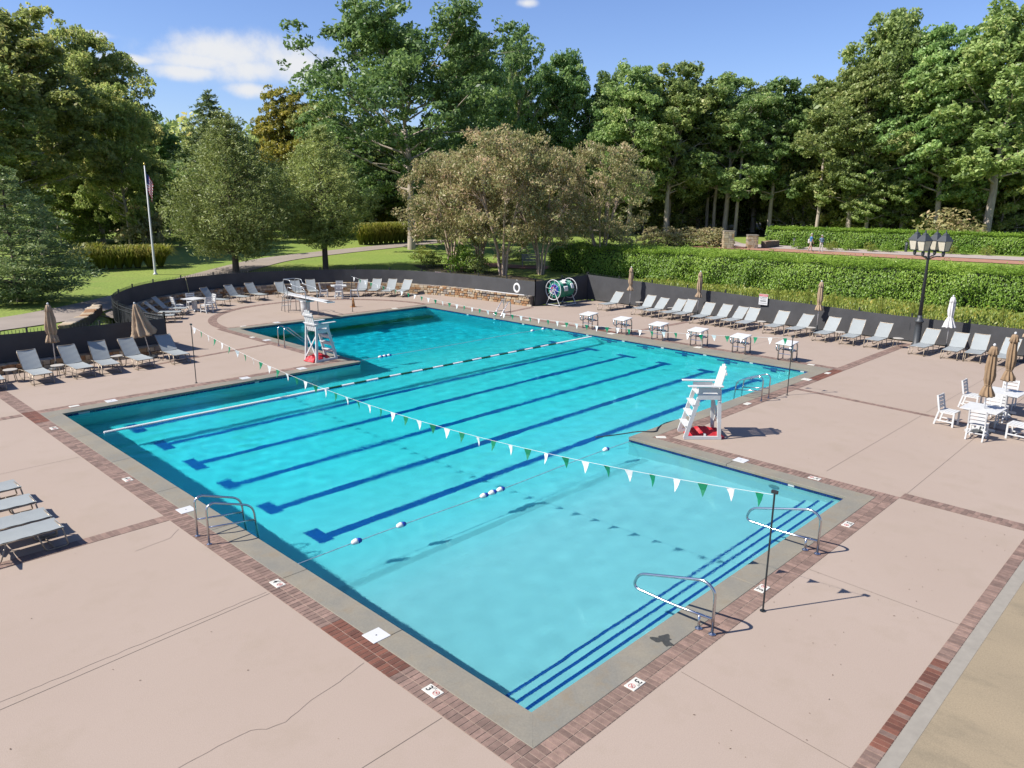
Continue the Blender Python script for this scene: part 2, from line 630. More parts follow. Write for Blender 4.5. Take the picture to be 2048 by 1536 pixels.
for a, b in (((-9, 4.72), (-.88, 5.28)), ((-2.9, .76), (-.88, .78)), ((-9, .72), (-2.9, .76)), ((2.21, -.9), (2.0, -3.39)), ((-8, 14.85), (-.9, 14.95)), ((12.0, 1.04), (19.2, 1.0)), ((19.7, 1.0), (32.4, .9)),
             ((11.5, -.9), (31, -.7)), ((6.6, -.88), (6.5, -3.39)), ((24.3, 20.2), (32.4, 20.2)), ((24.3, 10.3), (32.4, 10.3))):
    line_strip('control_joint', (a, b), .008, M_joint)
for pts in ([(-9, 4.95), (-4.86, 5.18), (-3, 5.27), (-.9, 5.36)], [(-3.7, 2.3), (-3.2, 2.33), (-2.77, 2.31), (-2.6, 2.2), (-2.38, 2.14), (-1.9, 2.3), (-1.4, 2.38), (-.9, 2.5)],
            [(-.9, 8.9), (-1.2, 8.6), (-1.9, 8.5)]):
    line_strip('crack', pts, .008, M_crack, .012)

# ---- coping slabs, one by one
coping = tag(link('pool_coping', None), kind='structure')
rc = random.Random(5)
for i in range(8):
    a0, a1 = Vector(POOL[i]), Vector(POOL[(i + 1) % 8])
    b0, b1 = Vector(COPO[i]), Vector(COPO[(i + 1) % 8])
    L = (a1 - a0).length
    k = max(1, round(L / 2.9))
    d = (a1 - a0).normalized(); nn = Vector((-d.y, d.x))
    lip = nn * -.025
    for j in range(k):
        g0 = .004 / L if j else 0; g1 = .004 / L if j < k - 1 else 0
        t0, t1 = j / k + g0, (j + 1) / k - g1
        ia, ib = a0.lerp(a1, t0) + lip, a0.lerp(a1, t1) + lip
        oa = b0.lerp(b1, 0) if j == 0 else a0.lerp(a1, t0) + nn * CW[i]
        ob = b1 if j == k - 1 else a0.lerp(a1, t1) + nn * CW[i]
        if j == 0: ia = ia + (oa - ia) * .004
        if j == k - 1: ib = ib + (ob - ib) * .004
        mb = MB().prism([ia, ib, ob, oa], -.06, .011 + rc.uniform(-.001, .001))
        mb.build('coping_slab', M_coping, coping, bevel=.006)

# ---- brick bands
bricks = []      # (x, y, angle, length, width, red)
mortar = []


def band(p0, p1, depth, courses, pitch=.105, red=None):
    p0, p1 = Vector(p0), Vector(p1)
    d = p1 - p0; L = d.length; d.normalize(); nn = Vector((-d.y, d.x))
    a = math.atan2(nn.y, nn.x)
    k = int(round(L / pitch)); pt = L / k
    ch = depth / courses
    mortar.append([p0, p1, p1 + nn * depth, p0 + nn * depth])
    for c in range(courses):
        for j in range(k):
            q = p0 + d * (pt * (j + .5)) + nn * (ch * (c + .5))
            bricks.append((q.x, q.y, a, ch - .009, pt - .009, bool(red and red(q))))


concave = {2, 6}
for i in range(8):
    a = Vector(POOL[i]); d = (Vector(POOL[(i + 1) % 8]) - a).normalized(); nn = Vector((-d.y, d.x))
    j = (i + 1) % 8
    s = (Vector(BRKO[i] if i in concave else COPO[i]) - a).dot(d)
    e = (Vector(COPO[j] if j in concave else BRKO[j]) - a).dot(d)
    base = a + nn * CW[i]
    rf = None
    if i == 0: rf = lambda q: 1.95 < q.y < 3.75 or 18.9 < q.y
    if i == 4: rf = lambda q: 16.2 < q.y < 17.7
    if i == 5: rf = lambda q: q.x > 21.4
    band(base + d * s, base + d * e, BW[i], 2 if BW[i] > .3 else 1, red=rf)
for p0, p1, dep, c in (((11.45, -.86), (11.45, -3.38), .4, 2), ((-30, -3.6), (-13.5, -3.6), .21, 1), ((-13.4, -3.6), (32, -3.6), .21, 1),
                       ((19.5, 5.24), (19.2, .2), .22, 1), ((19.2, .15), (19.05, -3.35), .22, 1), ((24.18, 5.23), (31.9, 5.23), .4, 2),
                       ((-6.5, 9.42), (-.86, 9.46), .3, 1), ((-.86, 20.4), (-.86, 26.3), -.4, 2), ((-8, 20.0), (-.9, 20.0), .3, 1),
                       ((10.02, 25.45), (4.0, 24.5), .22, 1), ((24.18, 16.0), (29.6, 15.75), .3, 1), ((24.18, 24.55), (27.3, 25.1), .3, 1)):
    rf = None
    if p0[0] == -13.4: rf = lambda q: 2.6 < q.x < 5.2 and (int(q.x * 10) % 5 < 4)
    if dep < 0: p0, p1, dep = p1, p0, -dep
    band(p0, p1, dep, c, red=rf)
AC = (16.88, 30.42)
for i in range(200):                       # round the diving end
    a = R(1 + 178 * (i + .5) / 200)
    for r_ in (6.31, 6.53):
        bricks.append((AC[0] + r_ * math.cos(a), AC[1] + r_ * math.sin(a), a, .205, .094, False))
mortar.append([Vector((AC[0] + 6.19 * math.cos(R(t)), AC[1] + 6.19 * math.sin(R(t)))) for t in range(0, 181, 3)] +
              [Vector((AC[0] + 6.65 * math.cos(R(t)), AC[1] + 6.65 * math.sin(R(t)))) for t in range(180, -1, -3)])
border = tag(link('brick_border', None), kind='structure')
mm_ = MB()
for i, q in enumerate(mortar):
    mm_.add([(p.x, p.y, .0015 + .0003 * (i % 5)) for p in q], [tuple(range(len(q)))])
mm_.build('mortar_bed', M_mortar, border)
FR_ = [b for b in bricks]
def brick_px(b):
    v = np.array([b[0], b[1], 0]) - CAM
    z = v @ FW
    if z < 1: return 0
    x, y = 1024 + FPX * (v @ RT) / z, 768 - FPX * (v @ UP) / z
    if not (-20 < x < 2068 and -20 < y < 1556): return 0
    return 1 / z
FR_.sort(key=brick_px, reverse=True)
proto = {}
for b in FR_[:300]:
    key = (round(b[3], 3), round(b[4], 3), b[5])
    if key not in proto:
        proto[key] = MB().box((0, 0, -.01), (b[3], b[4], .032)).mesh('brick', bevel=.004)
        proto[key].materials.append(M_brickred if b[5] else M_brick)
    o = link('brick', proto[key], None, border, (b[0], b[1], .002 + rc.uniform(-.0012, .0015)), b[2] + rc.uniform(-.02, .02))
for red in (False, True):
    mb = MB(); tint = []
    for b in FR_[300:]:
        if b[5] != red: continue
        mb.box((b[0], b[1], -.004 + rc.uniform(-.001, .0015)), (b[3], b[4], .022), Matrix.Rotation(b[2] + rc.uniform(-.02, .02), 3, 'Z'))
        tint += [rc.random()] * 6
    if not mb.v: continue
    o = mb.build('brick_course', M_brickred if red else M_brick, border)
    at = o.data.attributes.new('tint', 'FLOAT', 'FACE'); at.data.foreach_set('value', tint)
    tag(o, kind='stuff')

# ---- pool basin
WATER = -.11
xs = sorted(set(np.round(np.concatenate((np.arange(0, 22.9, .6), [0, 10.65, 10.9, 22.86])), 3)))
ys = sorted(set(np.round(np.concatenate((np.arange(0, 29.9, .6), [0, 4.2, 5.0, 6.1, 19.54, 29.84])), 3)))


def in_pool(x, y):
    return (0 < x < 10.65 and 0 < y < 19.54) or (10.65 <= x < 10.9 and 6.1 < y < 19.54) or (10.9 <= x < 22.86 and 6.1 < y < 29.84)


def floor_z(x, y):
    z = -1.0 - .22 * min(1, max(0, (y - 4.6) / 1.2)) - .25 * min(1, max(0, (y - 6) / 6))
    k = min(1, max(0, (y - 18.7) / 6.0))
    return z - 1.95 * k * k * (3 - 2 * k)


M_plaster = mat('pool_plaster', (.82, .83, .81), .8, var=.05, scale=1.2, world=True, bump=.15, bscale=30)
basin = tag(link('pool_basin', None), kind='structure')
mb = MB()
for i in range(len(xs) - 1):
    for j in range(len(ys) - 1):
        x0, x1, y0, y1 = xs[i], xs[i + 1], ys[j], ys[j + 1]
        if in_pool((x0 + x1) / 2, (y0 + y1) / 2):
            mb.add([(x, y, floor_z(x, y)) for x, y in ((x0, y0), (x1, y0), (x1, y1), (x0, y1))], [(0, 1, 2, 3)])
mb.build('pool_floor', M_plaster, basin)
for i in range(8):
    a, b = POOL[i], POOL[(i + 1) % 8]
    MB().add([(a[0], a[1], -3.7), (b[0], b[1], -3.7), (b[0], b[1], -.02), (a[0], a[1], -.02)], [(0, 1, 2, 3)]).build('pool_wall', M_plaster, basin)
# steps along the shallow end, each with a tiled nosing
M_bluetile = mat('cobalt_tile', (.004, .035, .17), .25, var=.15, scale=14, world=True)


def tilemat(name, c, grout, cell):
    m, n, l, b = newmat(name)
    pos = nd(n, 'ShaderNodeNewGeometry').outputs['Position']
    bt = nd(n, 'ShaderNodeTexBrick')
    bt.offset = 0; bt.inputs['Scale'].default_value = 1
    bt.inputs['Brick Width'].default_value = cell; bt.inputs['Row Height'].default_value = cell
    bt.inputs['Mortar Size'].default_value = cell * .05; bt.inputs['Mortar Smooth'].default_value = .1
    bt.inputs['Color1'].default_value = (*c, 1); bt.inputs['Color2'].default_value = (*[k * 1.35 for k in c], 1); bt.inputs['Mortar'].default_value = (*grout, 1)
    l.new(pos, bt.inputs['Vector']); l.new(bt.outputs[0], b.inputs['Base Color'])
    b.inputs['Roughness'].default_value = .3
    return m


M_lane = tilemat('lane_tile', (.006, .045, .22), (.05, .16, .40), .055)
for yy, zz in ((.33, -.27), (.65, -.52), (.97, -.77)):
    o = MB().prism([(.002, .002), (10.648, .002), (10.648, yy), (.002, yy)], -1.3, zz).build('pool_step', M_plaster, basin)
    MB().box((10.65 / 2, yy - .03, zz + .002), (10.60, .062, .004)).build('step_nosing', M_lane, o)
LANES = [7.68 + 2.1 * k for k in range(6)]
for y in LANES:
    z = floor_z(5, y) + .006
    o = MB().box((11.5, y, z), (19.5, .27, .004)).build('lane_line', M_lane, basin)
    for x in (1.62, 21.4):
        MB().box((x, y, z + .002), (.34, .98, .004)).build('lane_end', M_lane, o)
    w = MB().box((22.852, y, -.62), (.012, .27, .75)).build('wall_target', M_lane, basin)
    MB().box((22.849, y, -.52), (.012, .95, .27)).build('wall_target_bar', M_lane, w)
MB().box((5.33, 5.45, floor_z(5, 5.45) + .02), (10.5, .2, .004)).build('depth_break_line', M_white, basin)
dr_ = MB().lathe([(.13, 0), (.13, .012), (.09, .02)], (0, 0, 0), 16).build('inlet_fitting', mat('drain_grey', (.25, .32, .33), .5), basin)
dr_.location = (10.64, 1.75, -.48); dr_.rotation_euler = (0, R(-90), 0)
# waterline tiles
M_tile = mat('waterline_tile', (.006, .022, .115), .18, var=.1, scale=10, rnd=.35, coat=.3)
M_tilew = mat('white_marker_tile', (.5, .51, .5), .3, var=.05)
tiles = []
for i in range(8):
    a, b = Vector(POOL[i]), Vector(POOL[(i + 1) % 8])
    d = (b - a); L = d.length; d.normalize(); nn = Vector((-d.y, d.x))
    k = int(L / .156)
    for j in range(k):
        q = a + d * (L * (j + .5) / k) - nn * .004
        tiles.append((q, math.atan2(d.y, d.x), L / k - .006, i in (1, 3, 4, 6), (i, j)))
tm = MB().box((0, 0, 0), (.15, .01, .135)).mesh('waterline_tile'); tm.materials.append(M_tile)
tw = MB().box((0, 0, 0), (.15, .012, .135)).mesh('waterline_tile'); tw.materials.append(M_tilew)
vis = [t for t in tiles if t[3]]
vis.sort(key=lambda t: (t[0].x - CAM[0]) ** 2 + (t[0].y - CAM[1]) ** 2)
for n_, t in enumerate(vis[:300]):
    white = (t[4][0] == 4 and t[4][1] % 14 == 9) or (t[4][0] == 6 and t[4][1] == 30) or (t[4][0] == 1 and t[4][1] in (3, 4, 40))
    link('waterline_tile', tw if white else tm, None, basin, (t[0].x, t[0].y, -.085), t[1])
mb = MB(); tint = []
for t in vis[300:] + [t for t in tiles if not t[3]]:
    mb.box((t[0].x, t[0].y, -.085), (t[2], .01, .135), Matrix.Rotation(t[1], 3, 'Z')); tint += [rc.random()] * 6
o = mb.build('waterline_tile_row', M_tile, basin)
o.data.attributes.new('tint', 'FLOAT', 'FACE').data.foreach_set('value', tint)
tag(o, kind='stuff')

# ---- water: a rippled sheet that refracts; its tint deepens with the depth below
m, n, l, b = newmat('pool_water')
n.remove(b)
at = nd(n, 'ShaderNodeAttribute', attribute_name='depth_tint')
gl = nd(n, 'ShaderNodeBsdfGlass', i_Roughness=0.0, i_IOR=1.333)
l.new(at.outputs['Color'], gl.inputs['Color'])
pos = nd(n, 'ShaderNodeNewGeometry').outputs['Position']
mp = nd(n, 'ShaderNodeMapping'); mp.inputs['Rotation'].default_value = (0, 0, .6); mp.inputs['Scale'].default_value = (1, 1.9, 1)
l.new(pos, mp.inputs['Vector'])
rp1 = nd(n, 'ShaderNodeTexNoise', i_Scale=5.5, i_Detail=4, i_Distortion=1.2, i_Roughness=.6); l.new(mp.outputs[0], rp1.inputs['Vector'])
rp2 = nd(n, 'ShaderNodeTexNoise', i_Scale=.28, i_Detail=2); l.new(pos, rp2.inputs['Vector'])
rm = nd(n, 'ShaderNodeMapRange'); rm.inputs['From Min'].default_value = .38; rm.inputs['From Max'].default_value = .68; rm.inputs['To Min'].default_value = .12; rm.inputs['To Max'].default_value = 1
l.new(rp2.outputs['Fac'], rm.inputs['Value'])
rmu = nd(n, 'ShaderNodeMath', operation='MULTIPLY'); l.new(rp1.outputs['Fac'], rmu.inputs[0]); l.new(rm.outputs[0], rmu.inputs[1])
rb = nd(n, 'ShaderNodeBump', i_Strength=.19, i_Distance=.045); l.new(rmu.outputs[0], rb.inputs['Height']); l.new(rb.outputs[0], gl.inputs['Normal'])
l.new(gl.outputs[0], n['Material Output'].inputs['Surface'])
M_water = MATS['pool_water']
st = .11
wx = np.unique(np.round(np.concatenate((np.arange(0, 22.86, st), [-.012, 10.662, 10.888, 22.872])), 4))
wy = np.unique(np.round(np.concatenate((np.arange(0, 29.84, st), [-.012, 6.088, 19.552, 29.852])), 4))
WX, WY = np.meshgrid(wx, wy, indexing='ij')
rng = np.random.default_rng(12)
hz = np.zeros_like(WX)
calm = .45 + .55 / (1 + np.exp(-(WX * .5 + WY * .5 - 10) / 3.0)) + .35 * np.sin(WX * .5 + 1) * np.sin(WY * .42 + 2)
calm = np.clip(calm, .38, 1.1) * .9
for lam, slope, kk in ((2.3, .004, 5), (1.2, .009, 8), (.68, .016, 11), (.42, .017, 10)):
    for _ in range(kk):
        th = rng.normal(.6, 1.0); w_ = 2 * math.pi / (lam * rng.uniform(.75, 1.3))
        ph = rng.uniform(0, 6.28)
        hz += slope / w_ / math.sqrt(kk) * 1.6 * np.sin(w_ * (WX * math.cos(th) + WY * math.sin(th)) + ph + .6 * np.sin(WX * .7 + WY * .5 + ph))
for (cx_, cy_, am) in ((5.2, 13.2, .0018), (2.2, 15.4, .0012), (1.0, 7.2, .0022), (12.5, 17.2, .0014)):       # rings spreading from the returns
    d_ = np.hypot(WX - cx_, WY - cy_)
    hz += am * np.exp(-((d_ - 1.0) / .8) ** 2) * np.sin(d_ * 17)
hz *= calm
ix = np.arange(len(wx) * len(wy)).reshape(len(wx), len(wy))
mxc = (WX[:-1, :-1] + WX[1:, 1:]) / 2; myc = (WY[:-1, :-1] + WY[1:, 1:]) / 2
e_ = .0125
okc = ((mxc < 10.65 + e_) & (myc < 19.54 + e_)) | ((mxc > 10.65) & (mxc < 10.9) & (myc > 6.1 - e_) & (myc < 19.54 + e_)) | ((mxc > 10.9 - e_) & (myc > 6.1 - e_))
fq = np.stack([ix[:-1, :-1], ix[1:, :-1], ix[1:, 1:], ix[:-1, 1:]], -1)[okc]
me = bpy.data.meshes.new('pool_water')
me.from_pydata(np.stack([WX, WY, WATER + hz], -1).reshape(-1, 3).tolist(), [], fq.tolist())
me.polygons.foreach_set('use_smooth', [True] * len(me.polygons))
dep = np.array([-floor_z(x_, y_) + WATER for x_, y_ in zip(WX.ravel(), WY.ravel())])
cols = np.ones((len(dep), 4), np.float32)
for c_, tv in enumerate(((.265, .055, .018, .010), (.70, .82, .74, .64), (.76, .88, .86, .84))):
    cols[:, c_] = np.sqrt(np.interp(dep, (.85, 1.32, 2.0, 3.27), tv))
me.color_attributes.new('depth_tint', 'FLOAT_COLOR', 'POINT').data.foreach_set('color', cols.ravel())
water = tag(link('pool_water', me, M_water), kind='structure')
bm = bmesh.new(); bm.from_mesh(me)
bmesh.ops.delete(bm, geom=[v for v in bm.verts if not v.link_faces], context='VERTS')
bm.to_mesh(me); bm.free()
ld.cycles.is_caustics_light = True           # sunlight is followed through the rippled surface
water.cycles.is_caustics_caster = True
for o in basin.children_recursive:
    o.cycles.is_caustics_receiver = True

# leaf bits blown onto the deck
rr = random.Random(17)
mb = MB()
for k in range(95):
    if k < 50: x_, y_ = rr.uniform(1, 11), rr.uniform(-3.3, -.95)
    elif k < 68: x_, y_ = rr.uniform(-6, -1), rr.uniform(-.5, 12)
    else: x_, y_ = rr.uniform(12, 31), rr.uniform(-2, 5)
    a = rr.uniform(0, 6.28); w_ = rr.uniform(.008, .022)
    c_, s_ = math.cos(a) * w_, math.sin(a) * w_
    mb.add([(x_ - c_, y_ - s_, .006), (x_ + s_ * .4, y_ - c_ * .4, .007), (x_ + c_, y_ + s_, .006), (x_ - s_ * .4, y_ + c_ * .4, .009)], [(0, 1, 2, 3)])
tag(mb.build('leaf_debris', mat('dry_leaf', (.16, .10, .06), .9, var=.4, scale=3, world=True), deck), kind='stuff')
# ================================================================== the fence and the stone wall
M_screen = mat('windscreen_mesh', (.056, .056, .058), .8, var=.22, scale=1.1, world=True, bump=.5, bscale=4)
M_iron = mat('black_iron', (.022, .026, .028), .45, var=.15)
M_galv = mat('grey_rail', (.33, .35, .36), .4, metal=.6, var=.1)
M_stones = [mat('wall_stone_%s' % k, c, .9, var=.3, scale=5, bump=.7, bscale=18, world=True) for k, c in
            (('tan', (.36, .24, .13)), ('buff', (.43, .33, .21)), ('grey', (.27, .23, .19)), ('rust', (.31, .165, .075)), ('pale', (.47, .39, .28)))]
M_wallmortar = mat('wall_mortar', (.17, .135, .10), .95, var=.25, scale=6, world=True)


def resample(pts, step):
    P = np.array(pts, float)
    s = np.r_[0, np.cumsum(np.hypot(*np.diff(P, axis=0).T))]
    k = max(2, int(round(s[-1] / step)) + 1)
    u = np.linspace(0, s[-1], k)
    return np.stack([np.interp(u, s, P[:, 0]), np.interp(u, s, P[:, 1])], -1)


def smooth_curve(pts, it=3):
    P = [np.array(p, float) for p in pts]
    for _ in range(it):
        Q = [P[0]]
        for a, b in zip(P[:-1], P[1:]):
            Q += [a * .75 + b * .25, a * .25 + b * .75]
        P = Q + [P[-1]]
    return [tuple(p) for p in P]


def fence_run(label, pts, zb, zt, post=2.4, screen=True, screen_side=1, picket=.12, cat='fence', fold=.012, seed=0, rail=M_iron):
    """iron picket fence along a polyline; zb, zt: foot and screen top as functions of the arc fraction"""
    t = thing('picket_fence', label, cat, (pts[0][0], pts[0][1], 0))
    ox, oy = pts[0]
    rr = random.Random(seed)
    P = resample(pts, post)
    for i, p in enumerate(P):
        f = i / (len(P) - 1)
        MB().box((p[0] - ox, p[1] - oy, (zb(f) - .02 + zt(f) + .14) / 2), (.06, .06, zt(f) + .16 - zb(f))).box(
            (p[0] - ox, p[1] - oy, zt(f) + .15), (.075, .075, .03)).build('post', M_iron, t)
    Q = resample(pts, picket)
    mb = MB()
    for i, p in enumerate(Q):
        f = i / (len(Q) - 1)
        mb.box((p[0] - ox, p[1] - oy, (zb(f) + .05 + zt(f) + .11) / 2), (.016, .016, zt(f) + .06 - zb(f)))
    tag(mb.build('pickets', M_iron, t), kind='stuff')
    Q = resample(pts, .5)
    for h in (-.03, -.2, 'b'):
        path = []
        for i, p in enumerate(Q):
            f = i / (len(Q) - 1)
            path.append((p[0] - ox, p[1] - oy, zb(f) + .12 if h == 'b' else zt(f) + h))
        MB().tube(path, .017, 4).build('rail', rail, t)
    if screen:
        Q = resample(pts, .25)
        vs = []; fs = []
        T = np.gradient(Q, axis=0); T /= np.linalg.norm(T, axis=1)[:, None]
        for i, p in enumerate(Q):
            f = i / (len(Q) - 1)
            for k in range(5):
                w = k / 4
                off = screen_side * (.04 + fold * math.sin(i * 1.9 + 2 * w) * rr.uniform(.3, 1))
                x = p[0] - ox - T[i][1] * off; y = p[1] - oy + T[i][0] * off
                sag = .02 * abs(math.sin(i * math.pi / (post / .25))) * (k == 4)
                vs.append((x, y, zb(f) + .03 + (zt(f) - zb(f) - .03 - sag) * w))
        for i in range(len(Q) - 1):
            for k in range(4):
                fs.append((i * 5 + k, (i + 1) * 5 + k, (i + 1) * 5 + k + 1, i * 5 + k + 1))
        me = bpy.data.meshes.new('windscreen'); me.from_pydata(vs, [], fs)
        me.polygons.foreach_set('use_smooth', [True] * len(fs))
        link('windscreen', me, M_screen, t)
    return t


fi = lambda a, b: FENCE[a:b]
ARC = smooth_curve(FENCE[2:18], 2)
fence_run('black screened picket fence behind the loungers and umbrellas on the left', fi(0, 3)[1:] if False else [(-14, 27.3), (-4, 27.2), (6.2, 26.9)], lambda f: .3, lambda f: 1.4, screen_side=-1, seed=1)
fence_run('long curved black screened picket fence round the diving end of the pool', ARC, lambda f: .36 + .22 * min(1, f * 2), lambda f: 1.5, screen_side=-1, seed=2)
fence_run('short screened fence panel turning the corner behind the rope reel', [(27.74, 25.44), (32.45, 25.2)], lambda f: .02, lambda f: 1.52 + .1 * f, screen_side=-1, seed=3)
fence_run('straight black screened picket fence along the right row of loungers', [(32.5, 25.15), (32.5, -14)], lambda f: .02, lambda f: max(1.2, 1.64 - f * .95), screen_side=-1, seed=4, fold=.035)


def stone_wall(label, pts, h, thick, zbase=-.03, side=-1, n_max=300, seed=0, size=(.32, .13), cap=False):
    """rubble wall: a mortar core with each face stone a piece of its own"""
    rr = random.Random(seed)
    t = thing('stone_wall', label, 'wall', (pts[0][0], pts[0][1], 0))
    ox, oy = pts[0]
    Q = resample(pts, .3)
    T = np.gradient(Q, axis=0); T /= np.linalg.norm(T, axis=1)[:, None]
    N = np.stack([-T[:, 1], T[:, 0]], -1) * side
    vs = []; fs = []
    for i in range(len(Q)):
        for o_, z in ((0, zbase), (0, h - .03), (-thick, h - .03), (-thick, zbase)):
            vs.append((Q[i][0] - ox + N[i][0] * o_, Q[i][1] - oy + N[i][1] * o_, z))
    for i in range(len(Q) - 1):
        for k in range(4):
            fs.append((i * 4 + k, (i + 1) * 4 + k, (i + 1) * 4 + (k + 1) % 4, i * 4 + (k + 1) % 4))
    fs += [(0, 1, 2, 3), tuple((len(Q) - 1) * 4 + k for k in range(4))]
    me = bpy.data.meshes.new('core'); me.from_pydata(vs, [], fs)
    link('core', me, M_wallmortar, t)
    S_ = np.r_[0, np.cumsum(np.hypot(*np.diff(Q, axis=0).T))]
    stones = []
    z = zbase
    rows = max(2, int((h - zbase) / size[1]))
    for r_ in range(rows):
        hh = (h - zbase) / rows
        s = rr.uniform(-.2, 0)
        while s < S_[-1]:
            w = size[0] * rr.uniform(.5, 1.35)
            if s + w / 2 > 0 and s + w / 2 < S_[-1]:
                stones.append((s + w / 2, zbase + hh * (r_ + .5) + rr.uniform(-.015, .015), w - .02, hh * rr.uniform(.8, 1.02), 0))
            s += w
    s = 0
    while s < S_[-1]:
        w = rr.uniform(.3, .6)
        if s + w / 2 < S_[-1]: stones.append((s + w / 2, h - .01, w - .015, .06, 1))
        s += w
    protos = []
    for k in range(10):
        bm = bmesh.new()
        bmesh.ops.create_cube(bm, size=1)
        bmesh.ops.bevel(bm, geom=bm.edges[:], offset=.16, segments=1, affect='EDGES')
        for v in bm.verts:
            v.co += Vector((rr.uniform(-.06, .06), rr.uniform(-.06, .06), rr.uniform(-.06, .06)))
        pm = bpy.data.meshes.new('stone'); bm.to_mesh(pm); bm.free()
        pm.materials.append(M_stones[k % 5])
        protos.append(pm)
    def vis(st):
        x = np.interp(st[0], S_, Q[:, 0]); y = np.interp(st[0], S_, Q[:, 1])
        return (x - CAM[0]) ** 2 + (y - CAM[1]) ** 2
    rest = [MB() for _ in range(5)]
    for q, st in enumerate(sorted(stones, key=vis)):
        x = np.interp(st[0], S_, Q[:, 0]); y = np.interp(st[0], S_, Q[:, 1])
        tx = np.interp(st[0], S_, T[:, 0]); ty = np.interp(st[0], S_, T[:, 1])
        a = math.atan2(ty, tx)
        nx_, ny_ = -ty * side, tx * side
        if st[4]: x -= nx_ * thick / 2; y -= ny_ * thick / 2
        dep = thick + .05 if st[4] else .12
        if q < n_max:
            o = link('stone', protos[rr.randrange(10)], None, t, (x - ox, y - oy, st[1]), a)
            o.scale = (st[2], dep * rr.uniform(.8, 1.25), st[3])
        else:
            rest[rr.randrange(5)].box((x - ox, y - oy, st[1]), (st[2], dep, st[3]), Matrix.Rotation(a, 3, 'Z'))
    for k in range(5):
        if rest[k].v:
            tag(rest[k].build('stone_course', M_stones[k], t), kind='stuff')
    return t


WALLARC = []
for p in ARC:
    v = np.array([AC[0] - p[0], AC[1] - .4 - p[1]]); v /= np.linalg.norm(v)
    WALLARC.append((p[0] + v[0] * .32, p[1] + v[1] * .32))
k0 = next(i for i, p in enumerate(WALLARC) if p[1] > 35.2)
stone_wall('low rubble stone wall curving under the black fence behind the diving board', WALLARC[k0:], .60, .36, side=-1, n_max=300, seed=3)
stone_wall('dark low stone ledge under the fence behind the left loungers', [(-9, 26.72), (-4, 26.7), (6.0, 26.45)], .33, .34, side=-1, n_max=90, seed=5)
stone_wall('short curved garden wall of stacked stone beside the cart path', smooth_curve([(3.0, 29.9), (3.7, 31.0), (4.6, 32.2), (5.2, 33.6), (6.1, 35.4)], 2), 1.08, .4, .4, side=1, n_max=120, seed=8, size=(.4, .12))

# ================================================================== furniture
M_sling = mat('grey_sling_fabric', (.315, .34, .335), .75, var=.05, scale=3, bump=.25, bscale=160, rnd=.06)
M_frame = mat('champagne_frame', (.34, .27, .19), .38, metal=.35, var=.08)
M_steel = mat('stainless_steel', (.52, .52, .53), .22, metal=1, var=.06, scale=9)
M_plas = mat('white_polymer', (.66, .66, .64), .45, var=.09, scale=5)
M_tan = mat('tan_canvas', (.30, .20, .115), .9, var=.12, scale=5, bump=.4, bscale=30)
M_tan2 = mat('beige_canvas', (.41, .295, .19), .9, var=.12, scale=5, bump=.4, bscale=30)
M_whitecan = mat('white_canvas', (.68, .66, .63), .9, var=.1, scale=5, bump=.4, bscale=30)
M_alu = mat('white_pole', (.72, .72, .72), .35, metal=.2, var=.04)
M_dark = mat('dark_grey_paint', (.05, .056, .06), .5, var=.15)
M_red = mat('red_nylon', (.52, .012, .02), .6, var=.2, scale=6, bump=.4, bscale=12)
M_green = mat('green_vinyl', (.0, .20, .085), .5, var=.08)
M_pwhite = mat('white_vinyl', (.78, .78, .76), .5, var=.05)
M_cord = mat('white_cord', (.7, .7, .68), .7)
ORD = ['first', 'second', 'third', 'fourth', 'fifth', 'sixth', 'seventh', 'eighth', 'ninth', 'tenth', 'eleventh', 'twelfth', 'thirteenth', 'fourteenth']


